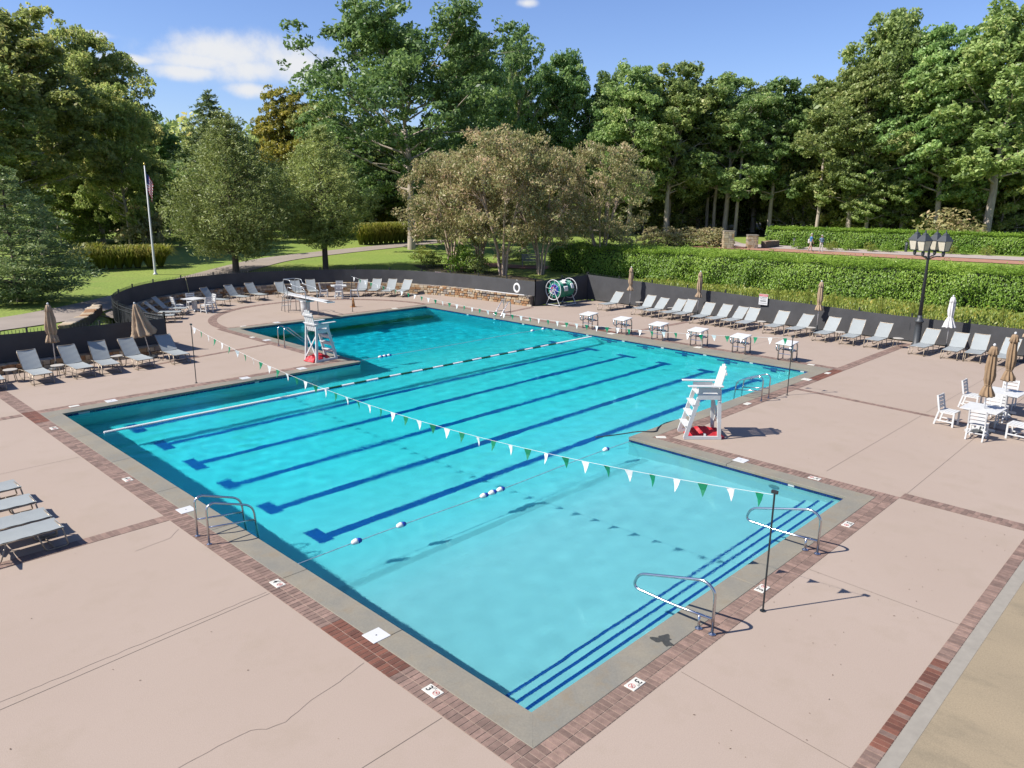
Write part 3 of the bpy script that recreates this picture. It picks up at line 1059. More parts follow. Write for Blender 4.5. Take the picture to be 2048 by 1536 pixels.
def make_lounger(back=46):
    t = thing('sun_lounger', 'x', 'lounger')
    rnd = random.Random(1)

    def sheet_(name, pts, dz=0, wrinkle=.004):
        """sling between the side tubes; pts: centreline (x, z)"""
        vs = []; fs = []
        W_ = .302
        K = 7
        L = 12
        for i in range(L + 1):
            u = i / L
            x = pts[0][0] + (pts[1][0] - pts[0][0]) * u; z = pts[0][1] + (pts[1][1] - pts[0][1]) * u
            for k in range(K):
                y = (k / (K - 1) - .5) * 2 * W_
                s = -.02 * (1 - (2 * k / (K - 1) - 1) ** 2) + wrinkle * math.sin(u * 23 + k)
                vs.append((x, y, z + s + dz))
        n = len(vs)
        vs += [(v[0], v[1], v[2] - .008) for v in vs]
        for i in range(L):
            for k in range(K - 1):
                a, b, c, d = i * K + k, i * K + k + 1, (i + 1) * K + k + 1, (i + 1) * K + k
                fs += [(a, b, c, d), (n + d, n + c, n + b, n + a)]
        me = bpy.data.meshes.new(name); me.from_pydata(vs, [], fs)
        me.polygons.foreach_set('use_smooth', [True] * len(fs))
        return link(name, me, M_sling, t)
    bl = .84
    tx, tz = 1.12 + bl * math.cos(R(back)), .37 + bl * math.sin(R(back))
    sheet_('seat_sling', ((-.005, .392), (1.1, .392)))
    sheet_('back_sling', ((1.13, .40), (tx + .012, tz + .03)))
    r_ = .0155
    fr = MB()
    for y in (-.3, .3):
        fr.tube([(0.02, y, .37), (1.15, y, .37)], r_, 6)
    fr.tube([(.02, -.3, .37), (.02, .3, .37)], r_, 6)
    fr.tube([(1.15, -.3, .36), (1.15, .3, .36)], r_, 6)
    fr.build('seat_frame', M_frame, t, smooth=True)
    MB().tube(arc_pts([(1.12, -.3, .37), (tx, -.3, tz), (tx, .3, tz), (1.12, .3, .37)], .05, 3), r_, 6).build('back_frame', M_frame, t, smooth=True)
    for y in (-.315, .315):
        MB().tube(arc_pts([(.03, y, .37), (-.03, y, .03), (.02, y, .016), (.36, y, .016), (.46, y, .36)], .07, 4), r_, 6).build('leg', M_frame, t, smooth=True)
        MB().tube(arc_pts([(.98, y, .36), (1.1, y, .016), (1.62, y, .016), (1.78, y, .28), (1.5, y, .34), (1.12, y, .36)], .08, 4), r_, 6).build('leg', M_frame, t, smooth=True)
    for x_, z_ in ((.2, .016), (1.72, .18)):
        MB().tube([(x_, -.315, z_), (x_, .315, z_)], .012, 5).build('stretcher', M_frame, t)
    return t


LP = [make_lounger(46), make_lounger(42), make_lounger(49)]
LP_used = [False] * 3
LN = [0]


def lounger(x, y, yaw, label, group):
    k = (0, 0, 1, 0, 2, 0, 0, 1)[LN[0] % 8]
    LN[0] += 1
    if not LP_used[k]:
        o = LP[k]; LP_used[k] = True
    else:
        o = copy_tree(LP[k])
    o.location = (x, y, 0)
    o.rotation_euler = (0, 0, yaw)
    tag(o, label, 'lounger', group)


rowR = [21.52, 19.15, 18.32, 17.28, 16.5, 15.25, 14.42, 13.55, 12.63, 11.12, 10.05, 8.56, 7.3, 6.22, 4.26, 2.99, 2.14, 1.12]
for i, y in enumerate(rowR):
    if i < 14:
        lb = 'grey sling lounger facing the pool along the right fence, %s from the rope reel' % ORD[i]
    else:
        lb = 'grey sling lounger by the right fence, %s to the right of the lamp post' % ORD[i - 14]
    lounger(29.32 + .09 * math.sin(i * 2.1), y, R(4 * math.sin(i * 1.7)), lb, 'loungers along the right fence')
for i, x in enumerate((5.57, 4.2, 2.95, 2.08, .72, -.72)):
    lounger(x, 23.92 + .06 * math.sin(i * 3), R(90 + 3.5 * math.sin(i * 2.3)), 'grey sling lounger below the left fence, %s from the fence end by the gap' % ORD[i], 'loungers along the left fence')
for i, y in enumerate((12.85, 11.7, 10.68, 9.97)):
    lounger(-2.74, y, R(180 + (1, -1, 0, 1)[i]), ('farthest of the four', 'second farthest of the four', 'second nearest of the four', 'nearest of the four')[i] + ' loungers cut by the left edge', 'four loungers at the left edge')
backs = [(13.35, 39.15, 'leftmost lounger behind the diving board, right of the white table set'), (15.17, 39.7, 'second lounger behind the diving board, right of the white table set'), (16.67, 39.94, 'third lounger behind the diving board, just left of its ladder'),
         (18.51, 39.45, 'lounger seen through the diving board rails, left one of two'), (19.56, 39.32, 'lounger seen through the diving board rails, right one of two'), (20.62, 39.17, 'lounger between the diving board rails and the small white table set'),
         (23.50, 37.22, 'lounger just right of the small white table set'), (24.22, 36.62, 'second lounger right of the small white table set'), (24.80, 35.66, 'third lounger right of the small white table set'), (25.50, 34.91, 'lounger under the warning sign on the curved fence'),
         (9.65, 37.03, 'farthest of three loungers seen over the curved fence on the left'), (8.72, 35.74, 'middle of three loungers seen over the curved fence on the left'), (7.93, 34.7, 'nearest of three loungers half hidden by the tan umbrella')]
for x, y, lb in backs:
    v = np.array([x - 16.9, y - 30.4]); v /= np.linalg.norm(v)
    lounger(x - v[0] * 1.7, y - v[1] * 1.7, math.atan2(v[1], v[0]), lb, 'loungers round the diving end')

# ---- little round side tables
M_ttop = mat('pale_table_top', (.50, .46, .39), .5, var=.06)


def side_table():
    t = thing('side_table', 'x', 'side table')
    MB().lathe([(.20, .43), (.225, .438), (.225, .452), (.2, .458)], n=18).build('table_top', M_ttop, t)
    for k in range(4):
        a = R(45 + 90 * k)
        MB().tube([(.14 * math.cos(a), .14 * math.sin(a), .435), (.21 * math.cos(a), .21 * math.sin(a), .0)], .013, 6).build('leg', M_frame, t)
    return t


st0 = side_table()
for i, (x, y, lb) in enumerate(((.02, 25.1, 'small round side table left of the leftmost whole lounger on the left'), (1.42, 24.75, 'small round side table beside the beige umbrella pole on the left'),
                                (3.55, 25.05, 'small round side table between two loungers below the left fence'), (31.4, 20.35, 'small round side table beside the first tan umbrella on the right fence'),
                                (30.9, 17.88, 'small round side table between close loungers near the second fence umbrella'), (30.2, 11.95, 'small round side table below the right warning sign'),
                                (30.3, 9.42, 'small round side table at the foot of the third fence umbrella'), (30.1, 7.92, 'small round side table between two loungers left of the lamp post'),
                                (30.45, 5.42, 'small round side table just left of the lamp post'))):
    o = st0 if i == 0 else copy_tree(st0)
    o.location = (x, y, 0); o.rotation_euler = (0, 0, i * .7)
    tag(o, lb, 'side table', 'round side tables')

# ---- closed umbrellas
def umbrella(x, y, label, h=2.5, cloth=None, prof=None, lean=(0, 0), base=True, z0=0, cap=True, seed=0, pole_r=.019, fin=M_white):
    rr = random.Random(seed)
    t = thing('closed_umbrella', label, 'umbrella', (x, y, z0), rr.uniform(0, 6), 'closed umbrellas')
    t.rotation_euler = (lean[0], lean[1], 0)
    MB().tube([(0, 0, 0), (0, 0, h - .02)], pole_r, 8).build('pole', M_alu, t, smooth=True)
    MB().lathe([(.01, h - .05), (.035, h - .03), (.04, h), (.028, h + .03), (.004, h + .045)], n=12).build('finial', fin, t, smooth=True)
    ph = rr.uniform(0, 6)
    sk = [rr.uniform(.7, 1.3) for _ in range(8)]

    def pleat(a, i):
        return 1 + .24 * math.cos(8 * a + ph + i * .11) * (.5 + .5 * sk[i % 8]) + .08 * math.sin(3 * a + i * .5 + ph) + .05 * math.cos(17 * a + i)
    P = []
    pr = prof or [(.02, 0), (.075, .03), (.085, .12), (.10, .25), (.115, .42), (.12, .55), (.115, .66), (.085, .74), (.075, .78), (.10, .83), (.155, .93), (.17, 1.0)]
    H0 = h - .05; H1 = h * .42
    for i in range(len(pr) - 1):
        for k in range(3):
            u = k / 3
            P.append((pr[i][0] * (1 - u) + pr[i + 1][0] * u, H0 - (pr[i][1] * (1 - u) + pr[i + 1][1] * u) * (H0 - H1)))
    P.append((pr[-1][0], H1)); P.append((.03, H1 + .05))
    c = MB().lathe(P[::-1], n=56, pleat=pleat).build('canopy', cloth or M_tan, t, smooth=True)
    if cap:
        Q = [(.02, H0 + .015), (.07, H0 - .01), (.10, H0 - .12), (.125, H0 - .22), (.118, H0 - .225), (.09, H0 - .1)]
        MB().lathe(Q[::-1], n=48, pleat=lambda a, i: 1 + .17 * math.cos(8 * a + ph + .6)).build('vent_flap', cloth or M_tan, c, smooth=True)
    zt = H0 - .765 * (H0 - H1)
    if not prof:
        MB().tube([(.088 * math.cos(R(q * 20)), .088 * math.sin(R(q * 20)), zt) for q in range(18)], .012, 5, closed=True).build('tie', cloth or M_tan, t)
    if base:
        MB().lathe([(.25, 0), (.25, .05), (.21, .08), (.05, .09), (.035, .3), (.03, .31)], n=18).build('base', M_dark, t)
    return t


umbrella(31.72, 21.26, 'slim tan closed umbrella on the right fence nearest the rope reel', 2.44, M_tan2, seed=1)
umbrella(32.0, 16.75, 'slim tan closed umbrella on the right fence, second from the rope reel', 2.52, M_tan2, seed=2, lean=(R(2), R(-2)))
umbrella(32.05, 9.85, 'slim tan closed umbrella right of the warning sign on the right fence', 2.55, M_tan2, seed=3)
umbrella(31.6, 3.72, 'white striped closed umbrella to the right of the lamp post', 2.45, M_whitecan, seed=4,
         prof=[(.02, 0), (.075, .03), (.10, .1), (.115, .25), (.12, .45), (.10, .6), (.09, .64), (.12, .72), (.2, .9), (.25, 1)])
umbrella(1.75, 26.2, 'beige closed umbrella standing at the far left by the fence', 2.5, M_tan2, seed=5,
         prof=[(.02, 0), (.06, .03), (.10, .15), (.14, .35), (.165, .55), (.17, .68), (.13, .78), (.125, .8), (.17, .88), (.2, 1)])
umbrella(5.15, 25.9, 'tan half opened umbrella leaning by the end of the left fence', 2.3, M_tan2, seed=6, lean=(R(-3), R(-10)), cap=True,
         prof=[(.02, 0), (.08, .04), (.13, .15), (.18, .3), (.24, .5), (.31, .7), (.37, .85), (.42, .97), (.40, 1)])
umbrella(31.2, .62, 'tan closed umbrella cut by the right edge beside the fence', 2.5, M_tan2, seed=9)


# ---- white polymer dining sets
def chair_obj():
    t = thing('dining_chair', 'x', 'chair')
    w, d = .46, .44
    s = MB()
    for k in range(5):
        s2 = MB().box((-d / 2 + .045 + k * .088, 0, .44), (.08, w, .022)); s2.build('seat_slat', M_plas, t)
    for y in (-w / 2 + .02, w / 2 - .02):
        MB().beam((-d / 2 - .10, y, 0), (-d / 2, y, .45), .036, .05).beam((-d / 2, y, .44), (-d / 2 - .10, y, .90), .036, .05).build('leg', M_plas, t)
        MB().beam((d / 2 - .02, y, 0), (d / 2 - .02, y, .43), .036, .05).build('leg', M_plas, t)
        MB().beam((-d / 2 - .07, y, .14), (d / 2, y, .14), .025, .035).build('side_stretcher', M_plas, t)
        MB().beam((-d / 2, y, .41), (d / 2, y, .41), .025, .05).build('seat_rail', M_plas, t)
    MB().beam((0, -w / 2, .14), (0, w / 2, .14), .035, .025).build('stretcher', M_plas, t)
    for k in range(4):
        z = .545 + k * .105
        x = -d / 2 - .10 * (z - .44) / .46
        MB().box((x, 0, z), (.022, w - .06, .075)).build('back_slat', M_plas, t)
    return t


def table_obj():
    t = thing('dining_table', 'x', 'table')
    for k in range(7):
        MB().box((-.42 + k * .14, 0, .725), (.134, .97, .025)).build('top_slat', M_plas, t)
    MB().box((0, 0, .69), (.8, .8, .045)).build('apron', M_plas, t)
    MB().box((0, 0, .37), (.17, .17, .62)).build('pedestal', M_plas, t)
    for a in range(4):
        v = Vector((math.cos(R(45 + 90 * a)), math.sin(R(45 + 90 * a))))
        MB().beam((v.x * .06, v.y * .06, .09), (v.x * .42, v.y * .42, .035), .07, .07).build('foot', M_plas, t)
    return t


ch0, tb0 = chair_obj(), table_obj()
used = {'c': False, 't': False}


def put(proto, key, x, y, rz, label, cat, group):
    o = copy_tree(proto) if used[key] else proto
    used[key] = True
    o.location = (x, y, 0); o.rotation_euler = (0, 0, rz)
    tag(o, label, cat, group)


def dining(cx, cy, rz, where, chairs, tgroup):
    put(tb0, 't', cx, cy, rz, 'square white slatted dining table ' + where, 'table', 'white dining tables')
    for (dx, dy, face, lb) in chairs:
        put(ch0, 'c', cx + dx, cy + dy, R(face), lb, 'chair', tgroup)


dining(18.6, -.77, R(-3), 'nearest at the right edge, with an umbrella through it',
       [(.1, .88, -95, 'white slat-back chair on the left side of the nearest right table'), (-.78, -.1, 2, 'white slat-back chair with its back to the camera at the nearest right table'),
        (.05, -.92, 84, 'white slat-back chair on the right side of the nearest right table'), (.9, 0, 183, 'white slat-back chair on the far side of the nearest right table')], 'chairs at the right tables')
dining(21.3, -.75, R(-4), 'second from the right edge, behind the nearest one',
       [(.1, .9, -92, 'white slat-back chair on the left side of the second right table'), (-.85, -.05, 0, 'white slat-back chair between the two right tables'), (.92, .1, 180, 'white slat-back chair on the far side of the second right table'),
        (0, -.9, 90, 'white slat-back chair on the right side of the second right table')], 'chairs at the right tables')
umbrella(18.55, -.8, 'tan closed umbrella through the nearest right dining table', 2.62, M_tan, seed=11, pole_r=.022, prof=None, base=True)
umbrella(21.3, -.75, 'tan closed umbrella through the second right dining table', 2.62, M_tan, seed=12, pole_r=.022)
pL = G(387, 597, .73)
dining(pL[0], pL[1], R(20), 'far left under the curved fence',
       [(-.85, .1, 0, 'white chair on the left of the far left table set'), (.25, .85, -100, 'white chair on the far side of the far left table set'), (.3, -.85, 100, 'white chair on the near side of the far left table set'), (.88, -.05, 180, 'white chair on the right of the far left table set')], 'chairs at the far tables')
pM = G(677, 571, .73)
dining(pM[0], pM[1], R(-30), 'behind the diving board between two groups of loungers',
       [(-.7, .6, -38, 'white chair on the left of the table set behind the diving board'), (.55, .75, -125, 'white chair on the far side of the table set behind the diving board'), (-.5, -.75, 55, 'white chair on the near side of the table set behind the diving board'),
        (.75, -.6, 142, 'white chair on the right of the table set behind the diving board')], 'chairs at the far tables')


# ================================================================== pool equipment
def lifeguard_chair(x, y, yaw, label, red_label):
    t = thing('lifeguard_chair', label, 'lifeguard chair', (x, y, 0), yaw, 'lifeguard chairs')
    hw = .36
    for s in (-1, 1):
        y0 = s * hw
        MB().beam((-.5, y0, .05), (.56, y0, .05), .05, .09).build('skid', M_plas, t)
        MB().beam((.52, y0, .04), (.14, y0 * .93, 1.42), .05, .11, up=(1, 0, 0)).build('front_leg', M_plas, t)
        MB().beam((-.44, y0, .04), (-.36, y0 * .93, 1.46), .05, .10, up=(1, 0, 0)).build('rear_leg', M_plas, t)
        MB().box((-.08, y0 * .99, 1.235), (.62, .035, .15)).build('seat_rail', M_plas, t)
        MB().box((-.06, y0 * .97, 1.43), (.56, .03, .14)).build('side_panel', M_plas, t)
        MB().box((.04, y0 * 1.02, 1.545), (.98, .14, .03)).build('armrest', M_plas, t, bevel=.006)
    for z, fx in ((.38, .43), (.7, .34), (1.0, .26)):
        MB().box((fx + .01, 0, z), (.2, hw * 2 + .02, .03)).build('step', M_plas, t)
        MB().box((fx + .02, 0, z - .07), (.03, hw * 2 - .04, .1)).build('step_riser', M_plas, t)
    for k in range(4):
        MB().box((-.25 + k * .14, 0, 1.29), (.125, hw * 2 - .04, .028)).build('seat_slat', M_plas, t)
    tilt = R(14)
    for k in range(5):
        yy = (k - 2) * .122
        top = 2.10 - .03 * (k - 2) ** 2
        MB().beam((-.34, yy, 1.24), (-.34 - (top - 1.24) * math.tan(tilt), yy, top), .1, .024, up=(1, 0, 0)).build('back_slat', M_plas, t)
    for z in (1.52, 1.88):
        MB().box((-.37 - (z - 1.24) * math.tan(tilt), 0, z), (.03, .66, .07), Matrix.Rotation(-tilt, 3, 'Y')).build('back_rail', M_plas, t)
    MB().beam((-.43, -hw, .15), (-.37, hw, 1.12), .05, .03, up=(1, 0, 0)).build('brace', M_plas, t)
    MB().beam((-.455, hw, .15), (-.395, -hw, 1.12), .05, .03, up=(1, 0, 0)).build('brace', M_plas, t)
    MB().box((-.05, 0, .1), (.05, hw * 2 - .05, .08)).build('cross_bar', M_plas, t)
    # folded red canopy lying on the base
    rr = random.Random(int(x * 10))
    vs = []; fs = []
    nx_, ny_ = 26, 20
    for i in range(nx_ + 1):
        for j in range(ny_ + 1):
            u, v = i / nx_, j / ny_
            px_ = -.62 + 1.02 * u; py_ = -.33 + .66 * v
            hgt = .05 + .20 * math.sin(math.pi * v) ** .7 * math.sin(math.pi * min(1, u * 1.08 + .05)) ** .6
            hgt += .05 * math.sin(9 * u + 4 * v) * math.sin(math.pi * v) + .03 * math.sin(17 * v + 6 * u) + rr.uniform(-.008, .008)
            edge = min(u, 1 - u, v, 1 - v)
            vs.append((px_ + .03 * math.sin(7 * v), py_ + .03 * math.sin(9 * u), max(.016, hgt * min(1, edge * 6 + .08))))
    for i in range(nx_):
        for j in range(ny_):
            a = i * (ny_ + 1) + j
            fs.append((a, a + 1, a + ny_ + 2, a + ny_ + 1))
    me = bpy.data.meshes.new('folded_canopy'); me.from_pydata(vs, [], fs)
    o = link('folded_canopy', me, M_red)
    so = o.modifiers.new('thick', 'SOLIDIFY'); so.thickness = .006
    o.location = (x, y, 0); o.rotation_euler = (0, 0, yaw)
    tag(o, red_label, 'canopy', 'folded red canopies')
    # white lettering patches on the cloth
    for (ux, uy, w_, h_) in ((-.1, -.1, .2, .07), (.12, .06, .09, .06)):
        pass
    return t


lifeguard_chair(12.28, 4.8, R(135), 'tall white lifeguard chair on the right deck by the inner corner', 'red cloth canopy folded under the right lifeguard chair')
lifeguard_chair(9.95, 20.95, R(4), 'tall white lifeguard chair on the left peninsula of deck near the diving well', 'red cloth canopy folded under the left lifeguard chair')


def start_block(y, label):
    t = thing('starting_block', label, 'starting block', (23.9, y, 0), 0, 'starting blocks')
    rot = Matrix.Rotation(R(7), 3, 'Y')
    MB().box((-.02, 0, .775), (.70, .70, .04), Matrix.Rotation(R(-6), 3, 'Y')).build('platform', M_plas, t, bevel=.008)
    for s in (-.3, .3):
        MB().tube(arc_pts([(-.28, s, .72), (-.36, s, .52), (-.22, s, .42), (.06, s, .46), (.12, s, .5)], .09, 4), .026, 8).build('hand_grip', M_steel, t, smooth=True)
        MB().tube(arc_pts([(-.1, s, 0), (-.1, s, .74), (.22, s, .80), (.34, s, .62), (.36, s, 0)], .1, 5), .03, 8).build('side_frame', M_steel, t, smooth=True)
        MB().tube([(-.14, s, .012), (.4, s, .012)], .026, 6).build('foot', M_steel, t)
    MB().tube([(.12, -.3, .5), (.12, .3, .5)], .018, 7).build('cross_bar', M_steel, t)
    MB().tube([(-.1, -.3, .3), (-.1, .3, .3)], .014, 7).build('cross_bar', M_steel, t)
    MB().box((.26, 0, .42), (.2, .6, .025)).build('rear_step', M_dark, t)
    return t


for i, y in enumerate(LANES):
    start_block(y, 'white topped steel starting block, ' + ('nearest the camera right corner' if i == 0 else 'farthest left in the row of six' if i == 5 else ORD[i] + ' from the right end of the row'))


def grab_rails(x, y, yaw, label, kind):
    """pair of bent steel rails; local +x points over the water, x = 0 at the deck post"""
    t = thing('handrail', label, 'handrail', (x, y, 0), yaw, 'steel pool handrails')
    for s in (-.26, .26):
        if kind == 'bar':
            p = arc_pts([(0, s, 0), (0, s, .76), (.12, s, .84), (.95, s, .54), (1.02, s, -.35)], .2, 7)
            MB().tube(p, .022, 10).build('rail', M_steel, t, smooth=True)
            MB().tube([(0, s, .36), (.985, s, .22)], .019, 8).build('mid_bar', M_steel, t, smooth=True)
        elif kind == 'slope':
            p = arc_pts([(0, s, 0), (0, s, .80), (.18, s, .90), (1.35, s, -.1), (1.38, s, -.5)], .16, 6)
            MB().tube(p, .022, 10).build('rail', M_steel, t, smooth=True)
        else:
            p = arc_pts([(.55, s, 0), (.5, s, .86), (.36, s, .86), (-.28, s, .08), (-.32, s, -.7)], .14, 5)
            MB().tube(p, .022, 10).build('rail', M_steel, t, smooth=True)
            MB().tube([(.53, s, .3), (-.1, s, .3)], .018, 8).build('mid_bar', M_steel, t, smooth=True)
        MB().lathe([(.05, .011), (.05, .02), (.024, .035)], ((.55 if kind == 'ladder' else 0), s, 0), 14).build('flange', M_steel, t)
    xs_ = -.32 if kind == 'ladder' else (1.0 if kind == 'bar' else 1.37)
    for z in (-.30, -.6):
        MB().box((xs_, 0, z), (.1, .5, .03)).build('tread', M_steel, t)
    for o in t.children: o.cycles.is_caustics_receiver = True
    return t


grab_rails(-.78, 8.05, 0, 'bent steel handrails with a middle bar on the left pool edge', 'bar')
grab_rails(17.34, 5.34, R(90), 'bent steel handrails on the edge right of the right lifeguard chair', 'bar')
grab_rails(10.16, 24.42, 0, 'pair of sloping steel rails by the left lifeguard chair', 'slope')
o = grab_rails(23.2, 23.85, 0, 'steel pool ladder rails on the far edge left of the starting blocks', 'ladder')

for x, lb in ((3.38, 'looped steel stair rail nearest the camera corner of the pool'), (7.3, 'looped steel stair rail nearer the right corner of the shallow end')):
    t = thing('stair_rail', lb, 'handrail', (x, -.72, 0), R(90), 'steel stair rails')
    loop = arc_pts([(0, 0, 0), (0, 0, .76), (.2, 0, .87), (1.42, 0, .52), (1.52, 0, .24), (.72, 0, .23), (.02, 0, .27)], .17, 7)
    MB().tube(loop, .024, 12).build('rail', M_steel, t, smooth=True)
    MB().tube([(.24, 0, 0), (.24, 0, .26)], .022, 10).build('post', M_steel, t, smooth=True)
    for q in (0, .24):
        MB().lathe([(.06, .011), (.06, .022), (.026, .045)], (q, 0, 0), 16).build('flange', M_steel, t)

# ---- diving board
t = thing('diving_board', 'white diving board on a white pedestal with steel ladder and rails', 'diving board', (15.75, 31.7, 0), R(-90))
MB().lathe([(.25, 0), (.25, .5), (.26, .72), (.3, .78)], (0, 0, 0), 20).build('pedestal', M_plas, t, smooth=True)
MB().box((0, 0, .82), (1.1, .5, .08), Matrix.Rotation(R(2), 3, 'Y')).build('fulcrum_frame', M_galv, t)
b_ = MB().box((.45, 0, .97), (4.3, .5, .055), Matrix.Rotation(R(0.5), 3, 'Y')).build('board', M_plas, t, bevel=.012)
MB().box((2.35, 0, .988), (.36, .38, .006)).build('tip_pad', M_dark, b_)
for k in range(14):
    MB().box((-.9 + k * .2, 0, .9995 - k * .0015), (.05, .42, .003)).build('grip_strip', M_pwhite, b_)
for s in (-.36, .36):
    MB().tube(arc_pts([(-1.62, s, 0), (-1.6, s, 1.85), (-.9, s, 1.85), (-.78, s, 1.62), (.55, s, 1.5), (.68, s, 1.3), (.7, s, 0)], .14, 5), .022, 8).build('side_rail', M_galv, t, smooth=True)
    MB().tube(arc_pts([(-1.2, s, 0), (-1.22, s, 1.45), (-.6, s, 1.4)], .1, 4), .02, 8).build('inner_rail', M_galv, t, smooth=True)
    MB().tube(arc_pts([(-2.15, s * .75, 0), (-1.95, s * .75, .8), (-1.6, s * .75, 1.0)], .1, 4), .02, 8).build('ladder_stile', M_galv, t, smooth=True)
MB().tube([(-1.6, -.36, 1.85), (-1.6, .36, 1.85)], .022, 8).build('top_bar', M_galv, t)
for k, (x_, z_) in enumerate(((-2.08, .3), (-2.0, .6), (-1.9, .85))):
    MB().box((x_, 0, z_), (.12, .52, .03)).build('ladder_step', M_plas, t)

# ---- cone
t = thing('traffic_cone', 'faded tan orange cone standing beside the diving well', 'cone', (19.37, 32.4, 0))
M_cone = mat('faded_orange', (.48, .22, .07), .7, var=.15)
MB().box((0, 0, .012), (.3, .3, .024)).build('base', M_cone, t)
MB().lathe([(.11, .024), (.03, .55), (.02, .56)], n=16).build('cone_body', M_cone, t, smooth=True)
MB().lathe([(.084, .22), (.067, .32)], n=16).build('band', M_cone, t)

# ---- rope reel
M_green2 = mat('green_rope_floats', (.008, .22, .14), .45, var=.35, scale=3, bump=.6, bscale=10)
t = thing('rope_reel', 'big white wheeled reel wound with green and white lane ropes', 'reel', (28.45, 24.6, 0))
cz = 1.02
for x_ in (0.0, 1.5):
    ring = [(x_, .6 * math.cos(R(q * 12)), cz + .6 * math.sin(R(q * 12))) for q in range(30)]
    w_ = MB().tube(ring, .024, 8, closed=True).build('wheel', M_white, t, smooth=True)
    for k in range(8):
        a = R(k * 45 + 10)
        MB().tube([(x_, 0, cz), (x_, .59 * math.cos(a), cz + .59 * math.sin(a))], .011, 5).build('spoke', M_white, w_)
    for s in (-1, 1):
        MB().tube([(x_, .03 * s, cz), (x_, .55 * s, .1)], .022, 7).build('stand_leg', M_white, t)
        MB().lathe([(.055, -.02), (.055, .02)], (x_, .5 * s, .055), 12).build('caster', M_dark, t)
    MB().tube([(x_, -.58, .1), (x_, .58, .1)], .022, 7).build('foot_bar', M_white, t)
for s in (-.56, .56):
    MB().tube([(0, s, .1), (1.5, s, .1)], .02, 7).build('base_rail', M_white, t)
MB().tube([(-.08, 0, cz), (1.58, 0, cz)], .03, 8).build('axle', M_steel, t)
prof = []
rr = random.Random(4)
for k in range(60):
    prof.append((.46 + .05 * math.sin(k * .9) + .02 * math.sin(k * 2.7), .1 + k * .022))
vs = MB().lathe(prof, n=28)
sp = MB(); sp.v = [(v[2], v[0], v[1] + cz) for v in vs.v]; sp.f = vs.f; sp.m = vs.m
sp.build('wound_rope', M_green2, t, smooth=True)
for (x0, a0, x1, a1, m_) in ((.5, 45, .72, 75, M_pwhite), (.45, -8, .72, 25, M_pwhite), (1.12, 5, 1.28, 40, M_pwhite), (.85, 70, 1.0, 95, M_pwhite)):
    pts = []
    mb = MB()
    for q in range(4):
        xx = x0 + (x1 - x0) * q / 3
        mb.tube([(xx, (.515) * math.cos(R(180 - a)), cz + .515 * math.sin(R(180 - a))) for a in np.linspace(a0, a1, 8)], .036, 6)
    mb.build('rope_float_run', m_, t, smooth=True)
hub = mat('blue_float_ends', (.02, .05, .35), .5, var=.5, scale=14)
MB().lathe([(.30, 0), (.33, .03)], (0, 0, 0), 20).v
hm_ = MB(); tmp = MB().lathe([(.30, .06), (.34, .1), (.30, .12)], n=22)
hm_.v = [(v[2], v[0], v[1] + cz) for v in tmp.v]; hm_.f = tmp.f; hm_.m = tmp.m
hm_.build('rope_end_coil', hub, t)
for q in range(26):
    a, r_ = rr.uniform(0, 6.28), rr.uniform(.06, .33)
    MB().lathe([(.045, 0), (.045, .05)], (.02, r_ * math.cos(a), cz + r_ * math.sin(a)), 7).build('loose_float', (M_pwhite, hub, M_red, M_pwhite)[q % 4], t)

# ---- life ring, pole on the wall, bamboo stick
pr_ = G(1050, 588, .62)
t = thing('life_ring', 'white life ring with coiled rope hung on the curved fence', 'life ring', (27.58, 26.9, 0), R(93))
ring = [(0 + .22 * math.cos(R(q * 15)), -.12, .98 + .25 * math.sin(R(q * 15))) for q in range(24)]
MB().tube(ring, .08, 8, closed=True).build('ring', M_pwhite, t, smooth=True)
MB().tube(arc_pts([(0, -.12, 1.28), (-.05, -.1, 1.42), (0, -.06, 1.5), (.05, -.1, 1.42), (0, -.12, 1.28)], .03, 3), .014, 6).build('hanger', M_cord, t)
for k in range(5):
    MB().tube([(.03 * k - .06 + .21 * math.cos(R(q * 20)), -.19 - .008 * k, .9 + (.26 + .02 * k) * math.sin(R(q * 20))) for q in range(18)], .012, 5, closed=True).build('rope_coil', M_cord, t)
MB().tube([(0, -.2, .62), (.02, -.2, .4)], .012, 5).build('rope_tail', M_cord, t)
a_, b_ = np.array([26.95, 29.9]), np.array([27.28, 25.9])
t = thing('rescue_pole', 'long white pole lying along the top of the stone wall', 'pole', (a_[0], a_[1], .67))
MB().tube([(0, 0, 0), (b_[0] - a_[0], b_[1] - a_[1], 0)], .025, 8).build('shaft', M_white, t)
MB().tube([(b_[0] - a_[0], b_[1] - a_[1], 0), (b_[0] - a_[0] + .03, b_[1] - a_[1] - .25, 0)], .03, 8).build('grip', M_dark, t)
pb = G(433, 584, .35)
t = thing('wooden_stake', 'thin yellowish stake standing against the curved fence on the left', 'stake', (13.05, 40.35, .36))
M_bam = mat('bamboo', (.52, .45, .2), .6)
MB().tube([(0, 0, 0), (-.05, .3, 1.22)], .022, 6).build('shaft', M_bam, t)
for k in range(4):
    MB().tube([(-.0125 * k, .075 * k + .03, .3 * k + .12), (-.0125 * k - .001, .075 * k + .036, .3 * k + .14)], .027, 6).build('node', M_bam, t)


